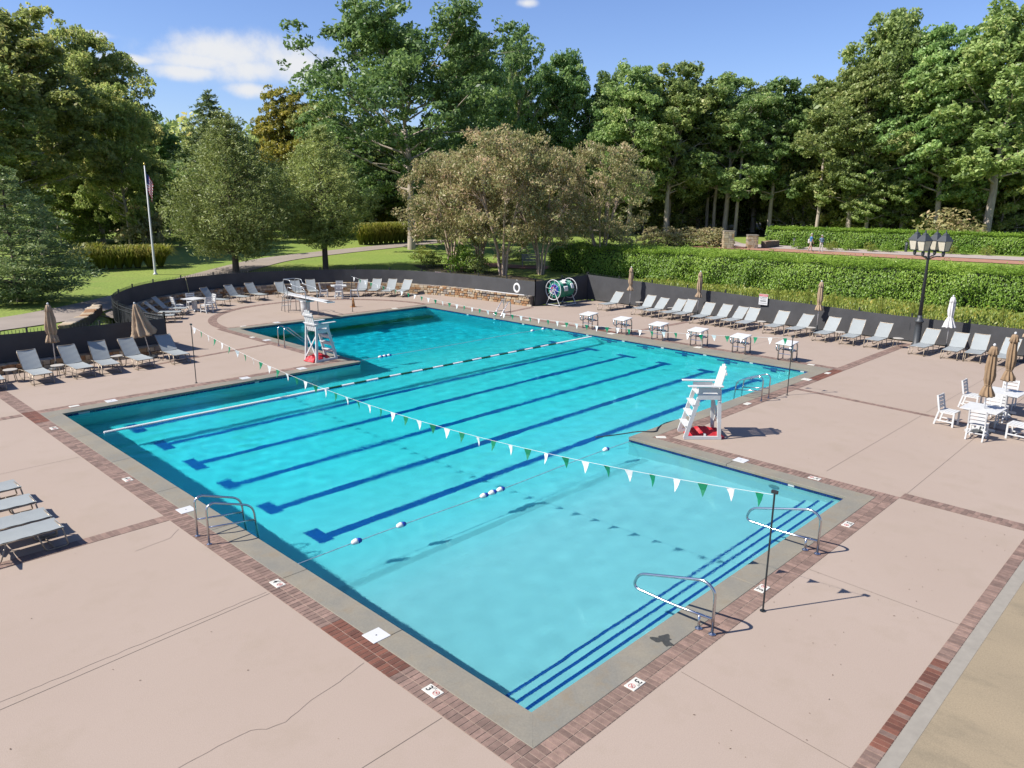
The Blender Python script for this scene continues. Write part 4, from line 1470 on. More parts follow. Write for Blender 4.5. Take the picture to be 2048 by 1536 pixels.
# ---- text helper and warning signs
def text_mesh(s, size, m, parent, loc, rot, name='lettering', sx=1.0):
    cu = bpy.data.curves.new('txt', 'FONT')
    cu.body = s; cu.size = size; cu.align_x = 'CENTER'; cu.align_y = 'CENTER'; cu.offset = size * .015
    tmp = bpy.data.objects.new('tmp', cu); COL.objects.link(tmp)
    dg = bpy.context.evaluated_depsgraph_get()
    me = bpy.data.meshes.new_from_object(tmp.evaluated_get(dg))
    bpy.data.objects.remove(tmp)
    me.materials.clear()
    o = link(name, me, m, parent, loc)
    o.rotation_euler = rot
    o.scale = (sx, 1, 1)
    return o


M_black = mat('black_print', (.012, .012, .014), .6, var=.1)
M_signred = mat('sign_red', (.55, .015, .03), .5, var=.05)
for (x, y, rz, z, lb) in ((26.92, 33.55, None, 1.22, 'warning sign with red header on the curved fence above the far loungers'), (32.36, 13.02, R(-90), 1.27, 'warning sign with red header on the straight right fence')):
    if rz is None:
        rz = math.atan2(AC[1] - y, AC[0] - x) + R(90)
    t = thing('warning_sign', lb, 'sign', (x, y, z), rz, 'warning signs')
    MB().box((0, 0, 0), (.5, .012, .58)).build('board', M_white, t)
    MB().box((0, -.008, .22), (.47, .006, .105)).build('header', M_signred, t)
    rx = (R(90), 0, 0)
    text_mesh('WARNING', .085, M_white, t, (0, -.0125, .22), rx)
    text_mesh('NO LIFEGUARD', .062, M_black, t, (0, -.0085, .11), rx)
    text_mesh('ON DUTY', .075, M_black, t, (0, -.0085, .025), rx)
    for q in range(2):
        MB().box((0, -.008, -.06 - .045 * q), (.36 - .05 * q, .005, .02)).build('small_print', M_black, t)
    MB().box((0, -.008, -.2), (.42, .005, .015)).build('rule_line', M_black, t)

# ---- depth markers and skimmer lids let into the paving
M_marker = mat('marker_tile', (.66, .64, .56), .5, var=.08, scale=6)
M_markred = mat('marker_red', (.4, .05, .05), .5)


def marker(x, y, rz, n=None, s=.28):
    o = MB().box((0, 0, .006), (s, s * .62, .02)).build('depth_marker', M_marker, border, bevel=.003)
    o.location = (x, y, .003); o.rotation_euler = (0, 0, rz)
    if n:
        text_mesh(n, .16, M_black, o, (-.07, 0, .0175), (0, 0, 0), 'numeral')
        text_mesh('FT', .05, M_black, o, (-.005, .05, .0175), (0, 0, 0), 'unit_lettering')
        MB().tube([(.075 + .046 * math.cos(R(q * 20)), .046 * math.sin(R(q * 20)), .017) for q in range(18)], .005, 4, closed=True).build('no_diving_symbol', M_markred, o)
        MB().box((.075, 0, .018), (.088, .009, .003), Matrix.Rotation(R(45), 3, 'Z')).box((.078, .005, .0172), (.05, .012, .002), Matrix.Rotation(R(-30), 3, 'Z'), 0).build('no_diving_bar', M_markred, o)


for x, y, rz, n in ((-.62, 5.48, R(-90), '4'), (-.62, 1.28, R(-90), '3'), (-.62, 12.44, R(-90), '4'), (-.62, 18.04, R(-90), '4'), (.55, 20.16, 0, None),
                    (1.49, -.60, R(180), '3'), (5.29, -.60, R(0), '3'), (9.12, -.60, R(180), '3'), (11.3, 5.47, R(135), None), (11.27, 1.03, R(90), '3'),
                    (16.43, 5.5, 0, None), (22.9, 5.5, 0, None), (23.93, 6.6, R(90), None), (10.28, 27.3, R(90), None), (11.4, 30.4, 0, None)):
    marker(x, y, rz, n)
for x, y in ((-.40, 9.73), (-.36, 2.94), (1.6, 20.02), (11.16, 2.93), (21.25, 5.62), (10.42, 26.2), (13.2, 30.3), (8.52, 20.0), (6.2, 20.02), (20.8, 30.25), (23.6, 22.1), (23.6, 19.5), (23.6, 16.5), (23.7, 11.7)):
    o = MB().box((0, 0, 0), (.32, .32, .012)).build('skimmer_lid', M_marker if x > 20 else M_white, coping, bevel=.003)
    o.location = (x, y, .014)
    MB().lathe([(.014, 0), (.014, .003)], (0, 0, .006), 8).build('lid_hole', M_dark, o)
# wet patch by the steps
mb = MB(); rr = random.Random(2)
pts = []
for k in range(40):
    a = 2 * math.pi * k / 40
    r_ = .13 * (1 + .35 * math.sin(3 * a + 1) + .2 * math.sin(7 * a) + rr.uniform(-.15, .15))
    pts.append((2.70 + r_ * .95 * math.cos(a), -.27 + r_ * 1.15 * math.sin(a), .0145))
mb.add(pts, [tuple(range(40))]).build('wet_patch', M_wet, coping)

# ---- ropes and floats
def lane_rope():
    t = thing('lane_rope', 'floating lane rope of green and white discs crossing the pool', 'lane rope', (0, 16.98, WATER + .015))
    MB().tube([(0.02, 0, 0), (22.84, 0, 0)], .008, 5).build('cable', M_steel, t)
    x = .35; k = 0
    M_gdisc = mat('green_disc', (.005, .085, .045), .5, var=.1)
    while x < 22.5:
        end = x < 7.0 or x > 20.0
        L = .53
        mb = MB()
        prof = []
        z = 0
        while z < L - .01:
            prof += [(.018, z), (.046, z + .006), (.046, z + .03), (.018, z + .036)]
            z += .042
        tmp = mb.lathe(prof, n=9)
        q = MB(); q.v = [(v[2] + x, v[0], v[1]) for v in tmp.v]; q.f = tmp.f; q.m = tmp.m
        q.build('float_discs', M_pwhite if (end or k % 2) else M_gdisc, t)
        x += L; k += 1


lane_rope()
M_bfloat = mat('blue_float', (.01, .06, .42), .4)


def safety_rope(y, x0, x1, xs_, label):
    t = thing('safety_rope', label, 'rope', (x0, y, WATER + .02))
    pts = [(u, .03 * math.sin(u * .9), .0) for u in np.linspace(0, x1 - x0, 40)]
    mb = MB().tube(pts, .009, 5)
    mb.build('rope', mat('blue_white_rope', (.35, .42, .5), .7, var=.7, scale=16), t)
    for x in xs_:
        u = x - x0
        f = MB(); a = [(.012, -.13), (.05, -.10), (.068, -.03), (.07, 0)]
        tmp = MB().lathe(a, n=14); f.v = [(v[2] + u, v[0] + .03 * math.sin(u * .9), v[1]) for v in tmp.v]; f.f = tmp.f; f.m = tmp.m
        o = f.build('float', M_pwhite, t, smooth=True)
        f2 = MB(); tmp = MB().lathe([(.07, .001), (.062, .05), (.045, .1), (.012, .125)], n=14)
        f2.v = [(v[2] + u, v[0] + .03 * math.sin(u * .9), v[1]) for v in tmp.v]; f2.f = tmp.f; f2.m = tmp.m
        f2.build('float_end', M_bfloat, o, smooth=True)


safety_rope(6.05, 0.02, 10.63, (1.44, 2.55, 4.9, 5.17, 5.44, 9.55), 'thin rope with blue and white floats across the shallow end')
safety_rope(20.05, 10.92, 22.84, (12.3, 12.52, 12.74, 21.7, 22.5), 'thin rope with blue and white floats along the diving well')


# ---- backstroke pennants
def pennants(x, y0, y1, n, sag, h, label, off=0, x1=None):
    t = thing('pennant_line', label, 'pennant line', (x, y0, 0))
    L = y1 - y0
    x1 = x if x1 is None else x1
    pz = lambda u: h - 4 * sag * u * (1 - u)
    px_ = lambda u: (x1 - x) * u
    for u in (0, 1):
        MB().tube([(px_(u), L * u, 0), (px_(u), L * u, h + .04)], .016, 8).lathe([(.05, 0), (.05, .012)], (px_(u), L * u, 0), 10).box(
            (px_(u), L * u, h + .05), (.05, .1, .05)).build('post', M_iron, t)
    MB().tube([(px_(u), L * u, pz(u)) for u in np.linspace(0, 1, 60)], .004, 4).build('cord', M_cord, t)
    rr = random.Random(n)
    me = {}
    for g in (0, 1):
        vs = []
        for d_ in (.002, -.002):
            vs += [(d_, -.092, 0), (d_, .092, 0), (d_ + .012, .046, -.115), (d_ + .012, -.046, -.115), (d_ - .006, 0, -.235)]
        me[g] = MB().add(vs, [(0, 1, 2, 3), (3, 2, 4), (8, 7, 6, 5), (9, 7, 8)]).mesh('pennant')
        me[g].materials.append(M_green if g else M_pwhite)
    for k in range(n):
        u = (k + .5) / n
        o = link('pennant', me[(k + off) % 2], None, t, (px_(u), L * u, pz(u) - .004))
        slope = math.atan2(-4 * sag * (1 - 2 * u), L)
        o.rotation_euler = (slope, R(rr.uniform(-14, 14)), R(rr.uniform(-22, 22)))


pennants(4.62, -.95, 20.54, 42, .74, 2.06, 'near string of white and green pennants sagging across the shallow pool', 1)
pennants(18.5, 5.1, 30.95, 48, .72, 2.0, 'far string of white and green pennants sagging across the diving well', 1, 18.32)

# ---- lamp post
t = thing('lamp_post', 'tall dark lamp post with four lanterns by the right fence', 'lamp post', (31.85, 5.05, 0))
MB().lathe([(.20, 0), (.20, .06), (.155, .1), (.15, .85), (.14, 1.05), (.19, 1.09), (.20, 1.14), (.14, 1.2), (.105, 1.28), (.095, 1.4)], n=20).build('base', M_dark, t, smooth=True)
MB().lathe([(.092, 1.4), (.055, 3.95), (.07, 3.97), (.07, 4.05), (.05, 4.1), (.06, 4.25), (.03, 4.36), (.006, 4.5)], n=14).build('shaft', M_dark, t, smooth=True)
M_glass = mat('lantern_glass', (.62, .56, .44), .35, var=.1, scale=6)
for k in range(4):
    a = R(90 * k + 84)
    v = Vector((math.cos(a), math.sin(a), 0))
    c = v * .62
    MB().tube(arc_pts([(v.x * .05, v.y * .05, 3.98), (v.x * .3, v.y * .3, 4.12), (c.x, c.y, 4.12), (c.x, c.y, 4.3)], .16, 5), .026, 7).lathe(
        [(.035, 4.12), (.07, 4.2), (.075, 4.3), (.045, 4.36)], (c.x, c.y, 0), 10).build('arm', M_dark, t, smooth=True)
    la = MB().lathe([(.14 * 1.41, 4.38), (.21 * 1.41, 4.80)], (0, 0, 0), 4).build('lantern_glass', M_glass, t)
    la.location = (c.x, c.y, 0); la.rotation_euler = (0, 0, R(20))
    fr = MB()
    for q in range(4):
        b = R(90 * q)
        fr.beam((.203 * math.cos(b), .203 * math.sin(b), 4.37), (.302 * math.cos(b), .302 * math.sin(b), 4.81), .03, .03)
    fr.lathe([(.212, 4.35), (.212, 4.38)], (0, 0, 0), 4)
    fr.build('lantern_frame', M_dark, la)
    MB().lathe([(.345, 4.80), (.33, 4.83), (.15, 5.05), (.125, 5.06), (.11, 5.11), (.035, 5.17), (.026, 5.25), (.006, 5.3)], (0, 0, 0), 4).build('lantern_roof', M_dark, la)

# ---- black hose trailing at the right lifeguard chair
t = tag(MB().tube(smooth_curve([(10.2, 6.95, WATER + .02), (11.0, 6.6, WATER + .02), (11.3, 6.2, .03), (11.55, 5.8, .035), (11.9, 6.0, .035), (12.3, 6.12, .02), (12.9, 6.35, WATER + .02), (13.4, 6.3, WATER + .01)], 2), .018, 6).build('hose', M_dark, None, smooth=True),
        'black hose looping over the coping beside the right lifeguard chair', 'hose')
# ================================================================== landscape
pts = [(-14, 31.0), (-4, 31.6)] + [((GT(a, b)[0] + GT(c, d)[0]) / 2, (GT(a, b)[1] + GT(c, d)[1]) / 2) for a, b, c, d in
      ((0, 645, 0, 661), (130, 618, 130, 642), (420, 546, 440, 554), (530, 517, 560, 521), (680, 499, 690, 507), (800, 486, 830, 493), (880, 478, 900, 484))]
ribbon('cart_path', pts, 3.0, M_path, .04)
M_brickpath = mat('brick_path_red', (.40, .20, .13), .9, var=.15, scale=1.5, world=True)
M_gravel = mat('gravel_pink', (.42, .35, .31), .95, var=.3, scale=14, world=True)
ribbon('brick_path', [(67.6, 38.5), (69.0, 30.6), (69.6, 20), (71.0, 8.8), (72, -14)], 3.6, M_brickpath, .05)
ribbon('gravel_bed', [(71.6, 38), (72.6, 30.6), (73.6, 20), (75.4, 8.8), (76.5, -14)], 4.4, M_gravel, .07)
ribbon('garden_path', [(36.5, 40), (37.6, 36), (41, 31.5), (47, 30)], 2.2, M_brickpath, .05)
ribbon('drive', [(72, 37), (80, 44), (86, 54), (84, 70)], 4.0, M_path, .05)
M_litter = ground_mat('leaf_litter', (.085, .06, .035), (.06, .06, .025), (.11, .075, .04), s1=.3, s2=1.2, fine=12, bump=.6, finevar=.3)
arc = [tuple(np.array(at_dist(px, 134)[:2])) for px in range(-900, 3000, 150)]
ribbon('woodland_floor', arc, 52, M_litter, .05, n=90)
ribbon('mulch_bed', [(31.2, 29.5), (31.4, 33), (32, 37), (34, 42)], 4.0, M_litter, .04)


# ---- foliage
def mesh_quads(name, V, tint, m):
    n = len(V) // 4
    me = bpy.data.meshes.new(name)
    me.vertices.add(len(V)); me.vertices.foreach_set('co', np.asarray(V, np.float32).ravel())
    me.loops.add(n * 4); me.loops.foreach_set('vertex_index', np.arange(n * 4, dtype=np.int32))
    me.polygons.add(n); me.polygons.foreach_set('loop_start', np.arange(0, n * 4, 4, dtype=np.int32))
    me.update(calc_edges=True)
    me.attributes.new('tint', 'FLOAT', 'FACE').data.foreach_set('value', np.asarray(tint, np.float32))
    me.materials.append(m)
    return me


def unit(v):
    return v / (np.linalg.norm(v, axis=-1, keepdims=True) + 1e-9)


def leaf_quads(C, N, size, aspect, rng, axis_=None):
    """diamond leaves at C facing N; axis_: long direction (else random)"""
    n = len(C)
    a = rng.normal(size=(n, 3)) if axis_ is None else axis_ + rng.normal(size=(n, 3)) * .25
    T = unit(a - N * np.sum(a * N, -1, keepdims=True))
    B = np.cross(N, T)
    s = size[:, None]
    V = np.empty((n, 4, 3))
    V[:, 0] = C + T * s; V[:, 1] = C + B * s * aspect; V[:, 2] = C - T * s; V[:, 3] = C - B * s * aspect
    return V.reshape(-1, 3)


def clump_leaves(clumps, per, leaf, rng, flat=.75, aspect=.55, up=.45, axis_fn=None, shell=.5, gate=4.4, thr=-.05):
    """leaves in loose soft clouds, thinned by a fine 3-D pattern so that each cloud breaks into sprays"""
    Vs = []; Ts = []
    for c, r in clumps:
        n = max(12, int(per * (r ** 2)))
        d = rng.normal(size=(n, 3))
        d *= np.minimum(1, 1.75 / (np.linalg.norm(d, axis=1, keepdims=True) + 1e-9))
        P = c + d * r * .66 * np.array([1, 1, flat])
        g = np.sin(P[:, 0] * gate + 1.7 * np.sin(P[:, 2] * gate * .31)) * np.sin(P[:, 1] * gate * .93 + 2 * np.sin(P[:, 0] * gate * .23)) + .8 * np.sin(P[:, 2] * gate * 1.25 + P[:, 0] * gate * .5)
        k = g + rng.normal(0, .3, n) > thr
        P = P[k]; d = unit(d[k]); n = len(P)
        if n == 0: continue
        N = unit(d * .4 + np.array([0, 0, up]) + rng.normal(size=(n, 3)) * .75)
        ax = None if axis_fn is None else axis_fn(d, n)
        Vs.append(leaf_quads(P, N, leaf * rng.uniform(.6, 1.35, n), aspect, rng, ax))
        Ts.append(np.clip(rng.normal(.5, .19, n) + rng.normal(0, .13), 0, 1))
    return np.concatenate(Vs), np.concatenate(Ts)


def wood_mesh(branches, m):
    mb = MB()
    for pts, r0, r1 in branches:
        k = len(pts)
        mb.tube(pts, [r0 + (r1 - r0) * i / (k - 1) for i in range(k)], 7 if r0 > .08 else 5, cap=False)
    me = mb.mesh('trunk', True)
    me.materials.append(m)
    return me


M_bark = mat('grey_bark', (.46, .385, .31), .95, var=.35, scale=1.5, bump=.8, bscale=8, stretch=(3, 3, .6))
M_barkd = mat('dark_bark', (.13, .10, .075), .95, var=.35, scale=2, bump=.8, bscale=8, stretch=(3, 3, .6))
M_barkt = mat('tan_smooth_bark', (.46, .35, .26), .8, var=.3, scale=3, stretch=(2, 2, .5))
G_oak = leafmat('oak_leaves', [(.05, (0.088, 0.144, 0.042)), (.45, (0.216, 0.328, 0.093)), (.78, (0.344, 0.456, 0.143)), (1, (0.480, 0.504, 0.195))])
G_dark = leafmat('dark_leaves', [(.05, (.064, .112, .036)), (.5, (.155, .240, .07)), (1, (.30, .39, .12))])
G_yel = leafmat('yellowing_leaves', [(.05, (.13, .16, .025)), (.4, (.29, .30, .05)), (.75, (.47, .40, .065)), (1, (.55, .45, .07))], hue=.01)
G_mix = leafmat('mixed_leaves', [(.05, (.11, .155, .045)), (.5, (.265, .34, .09)), (.85, (.42, .45, .13)), (1, (.53, .44, .12))], trans=.58, hue=.015)
G_left = leafmat('brightened_leaves', [(.05, (.13, .18, .05)), (.5, (.32, .40, .12)), (.85, (.48, .50, .17)), (1, (.56, .48, .15))], trans=.62, hue=.015)
G_ced = leafmat('cypress_needles', [(.05, (.125, .155, .04)), (.5, (.265, .325, .085)), (1, (.43, .45, .15))], trans=.35, hue=.012)
G_blue = leafmat('dark_needles', [(.05, (.07, .11, .035)), (.5, (.15, .215, .07)), (1, (.31, .35, .13))], trans=.35, hue=.01)
G_myr = leafmat('myrtle_leaves', [(.05, (.15, .185, .06)), (.4, (.30, .30, .12)), (.72, (.43, .36, .175)), (1, (.52, .37, .23))], hue=.008, objvar=.08)
G_hedge = leafmat('hedge_leaves', [(.05, (.085, .175, .018)), (.5, (.19, .33, .035)), (1, (.36, .49, .08))], objvar=.05, hue=.01)
G_weed = leafmat('weed_leaves', [(.05, (0.108, 0.169, 0.024)), (.5, (0.230, 0.286, 0.048)), (.85, (0.351, 0.351, 0.072)), (1, (0.472, 0.390, 0.060))], objvar=.05, hue=.01)
G_grass = leafmat('reed_blades', [(.05, (0.116, 0.149, 0.014)), (.5, (0.264, 0.288, 0.035)), (1, (0.462, 0.380, 0.082))], objvar=.1, hue=.015)


def broadleaf(seed, H=24., Rr=6., cb=.33, nl=22, leaf=.205, per=520, lean=0., m=G_oak, bark=M_bark, r0=.38, fork=False, clump=.165):
    rng = np.random.default_rng(seed)
    br = []; cl = []
    top = .84
    wob = rng.normal(size=(9, 2)) * .25

    def trunk(t):
        i = t * 7.99
        k = int(i)
        w = wob[k] * (1 - (i - k)) + wob[min(k + 1, 8)] * (i - k)
        return np.array([lean * t * t * H * .3 + w[0] * t * 2, w[1] * t * 2, H * top * t])
    br.append(([tuple(trunk(t) + (np.array([0, 0, -.3]) if t == 0 else 0)) for t in np.linspace(0, 1, 12)], r0, .05))
    for i in range(nl):
        u = (i + rng.uniform(.1, .9)) / nl
        t = cb + (1 - cb) * u ** .95
        st = trunk(min(1, t * .92))
        az = i * 2.399 + rng.uniform(-.5, .5)
        prof = Rr * (.40 + .72 * math.sin(math.pi * min(1, .18 + .80 * u)) ** .8) * rng.uniform(.68, 1.15) * (1 - .35 * u * u)
        d = np.array([math.cos(az), math.sin(az), 0])
        rise = prof * (.30 + .75 * u) + rng.uniform(-.4, .6)
        P = [st, st + d * prof * .3 + [0, 0, rise * .22], st + d * prof * .65 + [0, 0, rise * .6], st + d * prof + [0, 0, rise]]
        br.append(([tuple(p) for p in P], r0 * .34 * (1 - .5 * u), .025))
        rc_ = Rr * clump
        cl.append((P[3], rc_ * rng.uniform(.75, 1.15)))
        for k in range(9):
            f = rng.uniform(.42, 1.06)
            q = st + d * prof * f + [0, 0, rise * f ** 1.3] + rng.normal(size=3) * np.array([.27, .27, .19]) * (prof * .75 + .5)
            cl.append((q, rc_ * rng.choice([.55, .8, 1.0, 1.35], p=[.3, .3, .25, .15]) * rng.uniform(.85, 1.15)))
            if k % 3 == 0: br.append(([tuple(st + d * prof * f * .7 + [0, 0, rise * (f * .7) ** 1.3]), tuple(q)], .05, .015))
    for k in range(16):
        cl.append((trunk(1) + rng.normal(size=3) * np.array([.19, .19, .12]) * Rr + [0, 0, H * .07], Rr * clump * rng.uniform(.7, 1.05)))
    V, T = clump_leaves(cl, per, leaf, rng, gate=3.3, thr=.22)
    # scale so that the tips really reach H
    k = H / np.percentile(V[:, 2], 99.8)
    V *= [1, 1, k]
    br = [([(p[0], p[1], p[2] * (k if p[2] > 0 else 1)) for p in b[0]], b[1], b[2]) for b in br]
    w = np.percentile(np.abs(V[:, :2]), 98)
    return dict(wood=wood_mesh(br, bark), crown=mesh_quads('crown', V, T, m), H=H, W=w * 2)


def cypress(seed, H=12., Rr=4.4, base=.10, m=G_ced, bark=M_barkd, leaf=.17, per=520, n=170, layer=False, r0=.26, peak=.28, droop=0.):
    """feathery conifer: upswept or layered sprays on a broad cone"""
    rng = np.random.default_rng(seed)
    br = [([(0, 0, -.3), (.05, 0, H * .3), (0, .08, H * .65), (0, 0, H * .93)], r0, .03)]
    cl = []
    for i in range(n):
        u = (i + rng.random()) / n
        z = H * (base + (1 - base) * u ** 1.05)
        prof = Rr * (min(1, (u + .06) / peak) ** .55 if u < peak else max(.04, 1 - (u - peak) / (1 - peak)) ** .75)
        az = i * 2.399 + rng.uniform(-.3, .3)
        rr_ = prof * rng.uniform(.55, 1.05)
        if layer and i % 7 == 3: rr_ *= 1.22
        p = np.array([rr_ * math.cos(az), rr_ * math.sin(az), z + (.16 - droop) * rr_])
        br.append(([(0, 0, max(.5, z - .25 * rr_)), tuple(p * [.6, .6, 1] - [0, 0, .1]), tuple(p)], .045 * (1.2 - u), .01))
        cl.append((p, (.36 + .62 * (1 - u)) * rng.uniform(.75, 1.2) * Rr / 4.4))
        cl.append((p * [.62, .62, 1] + rng.normal(size=3) * .2, (.32 + .55 * (1 - u)) * rng.uniform(.75, 1.1) * Rr / 4.4))

    def ax(d, k):
        return d * [1, 1, .2] + [0, 0, .55 - 1.2 * droop]
    V, T = clump_leaves(cl, per, leaf, rng, gate=6, flat=.55 if layer else .85, aspect=.30, up=.3, axis_fn=ax, shell=.7)
    return dict(wood=wood_mesh(br, bark), crown=mesh_quads('crown', V, T, m), H=H, W=2 * np.percentile(np.abs(V[:, :2]), 98.5))


def myrtle(seed, H=9.5, Rr=4.2):
    rng = np.random.default_rng(seed)
    br = []; cl = []
    k = 6
    for i in range(k):
        az = 2 * math.pi * i / k + rng.uniform(-.3, .3)
        d = np.array([math.cos(az), math.sin(az), 0])
        s0 = d * rng.uniform(.08, .3)
        out = rng.uniform(.22, .5)
        P = [s0 - [0, 0, .2], s0 + d * .2 + [0, 0, H * .16], s0 + d * Rr * out * .5 + [0, 0, H * .36], s0 + d * Rr * out + [0, 0, H * .56]]
        br.append(([tuple(p) for p in P], .10, .05))
        for j in range(5):
            a2 = az + rng.uniform(-.9, .9)
            e = P[3] + np.array([math.cos(a2), math.sin(a2), 0]) * Rr * rng.uniform(.1, .42) + [0, 0, H * rng.uniform(-.06, .26)]
            b = P[2] + (P[3] - P[2]) * rng.uniform(.2, 1)
            br.append(([tuple(b), tuple((b + e) / 2 + [0, 0, .2]), tuple(e)], .04, .012))
    n = 210
    for i in range(n):
        u = rng.random()
        az = i * 2.399
        z = H * (.26 + .70 * u)
        prof = Rr * (math.sin(math.pi * min(1, .20 + .68 * u)) ** .7)
        r_ = prof * rng.uniform(.45, 1.0)
        p = np.array([r_ * math.cos(az), r_ * math.sin(az), z])
        cl.append((p, rng.uniform(.28, .6)))
        if i % 5 == 0:
            br.append(([(p[0] * .4, p[1] * .4, z - 1.1), tuple(p)], .025, .008))
    V, T = clump_leaves(cl, 860, .105, rng, gate=7, flat=.8, aspect=.45, up=.55, shell=.65, axis_fn=lambda d, q: d * [.7, .7, .3] + [0, 0, .8])
    # the seed heads on the outside are browner
    zz = V.reshape(-1, 4, 3)[:, 0]
    T = np.clip(T + .12 * (np.hypot(zz[:, 0], zz[:, 1]) / Rr - .5) + rng.normal(0, .1, len(T)), 0, 1)
    return dict(wood=wood_mesh(br, M_barkt), crown=mesh_quads('crown', V, T, G_myr), H=H, W=2 * np.percentile(np.abs(V[:, :2]), 98.5))


def plant_tree(sp, name, label, cat, x, y, z, h, w, rz=0, group=None, mat_=None):
    t = thing(name, label, cat, (x, y, z - .05), rz, group)
    s = (w / sp['W'], w / sp['W'], h / sp['H'])
    a = link('trunk', sp['wood'], None, t); b = link('crown', sp['crown'], None, t)
    a.scale = s; b.scale = s
    if mat_ is not None:
        b.material_slots[0].link = 'OBJECT'; b.material_slots[0].material = mat_
    return t


SP = [broadleaf(11, cb=.27), broadleaf(12, cb=.26, Rr=6.5, nl=26), broadleaf(13, cb=.28, Rr=5.6, nl=24), broadleaf(14, cb=.28, lean=.25, nl=26), broadleaf(15, cb=.2, Rr=7, nl=28)]


def tree_px(v, px, dist, top, wpx, label, name='broadleaf_tree', cat='tree', rz=None, m=None, base=None, group='trees round the pool'):
    if base is not None:
        x, y, z = GT(*base)
    else:
        x, y, z = at_dist(px, dist)
    dist = math.hypot(x - CAM[0], y - CAM[1])
    h = height_at(top, px, x, y) - z
    if px > 1250 and isinstance(v, int): wpx *= 1.22
    return plant_tree(SP[v] if isinstance(v, int) else v, name, label, cat, x, y, z, h, wpx / FPX * dist, random.uniform(0, 6.28) if rz is None else rz, group, m)


# the big oak in the middle and its neighbours
OAK = broadleaf(21, H=26, Rr=10.5, cb=.30, nl=30, leaf=.225, per=300, lean=.1, r0=.45, clump=.115, m=G_oak)
tree_px(OAK, 815, 0, -16, 385, 'great spreading oak with pale limbs, tallest tree in the middle', base=(823, 499), rz=2.2, m=G_dark)
tree_px(0, 75, 76, 18, 235, 'tall oak with yellowing leaves at the far left edge', m=G_left)
tree_px(2, -30, 70, 130, 210, 'pale green tree cut by the left edge behind the conifer', m=G_left)
tree_px(1, 195, 88, 60, 175, 'dark tall oak just right of the leftmost oak', m=G_left)
tree_px(4, 250, 80, 170, 130, 'dark dense tree left of the flagpole', m=G_left)
tree_px(4, 135, 92, 240, 200, 'shaded lower tree between the two left oaks', m=G_left)
tree_px(1, 315, 104, 228, 120, 'green tree rising behind the flagpole', m=G_oak)
tree_px(4, 290, 92, 300, 110, 'low shaded tree directly behind the flagpole', m=G_left)
tree_px(1, 580, 98, 178, 150, 'yellowing tree left of the great oak', m=G_yel)
tree_px(4, 660, 92, 205, 150, 'yellow green tree tucked under the left limbs of the great oak', m=G_mix)
tree_px(4, 745, 100, 270, 190, 'low full tree behind the trunk of the great oak', m=G_oak)
tree_px(4, 850, 96, 255, 170, 'dark full tree right of the great oak trunk', m=G_dark)
tree_px(3, 945, 98, 62, 135, 'tall oak touching the right side of the great oak', m=G_oak)
tree_px(2, 1035, 104, 48, 85, 'narrow tree with a bare stem standing above its neighbours in the middle', m=G_oak)
tree_px(4, 1015, 108, 140, 120, 'yellow tinged tree behind the narrow one', m=G_mix)
tree_px(1, 1128, 110, 104, 150, 'rounded tree right of the narrow one', m=G_oak)
tree_px(0, 1215, 112, 142, 140, 'oak behind the middle of the brown myrtles', m=G_dark)
tree_px(0, 1262, 104, 132, 120, 'leafy oak behind the right myrtle', m=G_oak)
tree_px(3, 1335, 106, 126, 150, 'pale limbed oak with a spur on top right of the myrtles', m=G_oak)
tree_px(2, 1455, 108, 150, 140, 'straight trunked oak left of the stone pillars', m=G_oak)
tree_px(2, 1512, 118, 165, 130, 'oak behind the stone pillars', m=G_dark)
tree_px(2, 1543, 108, 162, 120, 'tall bare trunked oak right of the stone pillars', m=G_oak)
tree_px(2, 1612, 112, 168, 115, 'oak behind the two walkers', m=G_oak)
tree_px(0, 1650, 112, 150, 120, 'light green oak right of the walkers', m=G_mix)
tree_px(1, 1705, 104, 130, 150, 'full oak at the start of the taller right group', m=G_oak)
tree_px(3, 1768, 106, 22, 140, 'tallest airy oak left of the lamp post', m=G_oak)
tree_px(0, 1820, 110, 62, 130, 'oak right behind the lamp post', m=G_oak)
tree_px(3, 1880, 102, 58, 150, 'leaning oak with pale trunk right of the lamp post', m=G_oak)
tree_px(0, 1985, 100, 2, 190, 'very tall oak near the right edge', m=G_oak, rz=1)
tree_px(4, 1740, 103, 225, 130, 'lower leafy oak filling under the tall right group', m=G_oak)
tree_px(1, 1930, 112, 120, 150, 'oak between the two tallest right trees', m=G_oak)
tree_px(1, 2095, 108, 60, 170, 'oak cut by the right edge', m=G_oak)
tree_px(4, 2060, 120, 245, 110, 'yellow orange tree low at the right edge', m=G_yel)
tree_px(4, 1400, 120, 185, 150, 'dark oak in the dip of the tree line', m=G_dark)
UND = broadleaf(51, H=9, Rr=3.6, cb=.08, nl=20, leaf=.17, per=420, r0=.12, clump=.2)
for i, (px, d_, h_, w_) in enumerate(((1290, 112, 6, 7), (1368, 116, 7, 7), (1415, 122, 5, 8), (1478, 121, 7, 7), (1560, 118, 6, 8), (1590, 112, 8, 6), (1668, 110, 9, 8), (1712, 112, 8, 8),
                                       (1745, 108, 6, 6), (1835, 108, 7, 8), (1905, 112, 9, 9), (2010, 108, 8, 9))):
    x, y, z = at_dist(px, d_)
    plant_tree(UND, 'understorey_tree', 'small leafy tree in the shade of the oaks, %s from the left beyond the hedges' % ORD[i], 'tree', x, y, z, h_ * 1.3, w_ * 1.25, i * 1.3, 'small trees under the oaks', G_mix if i % 3 == 0 else G_left)
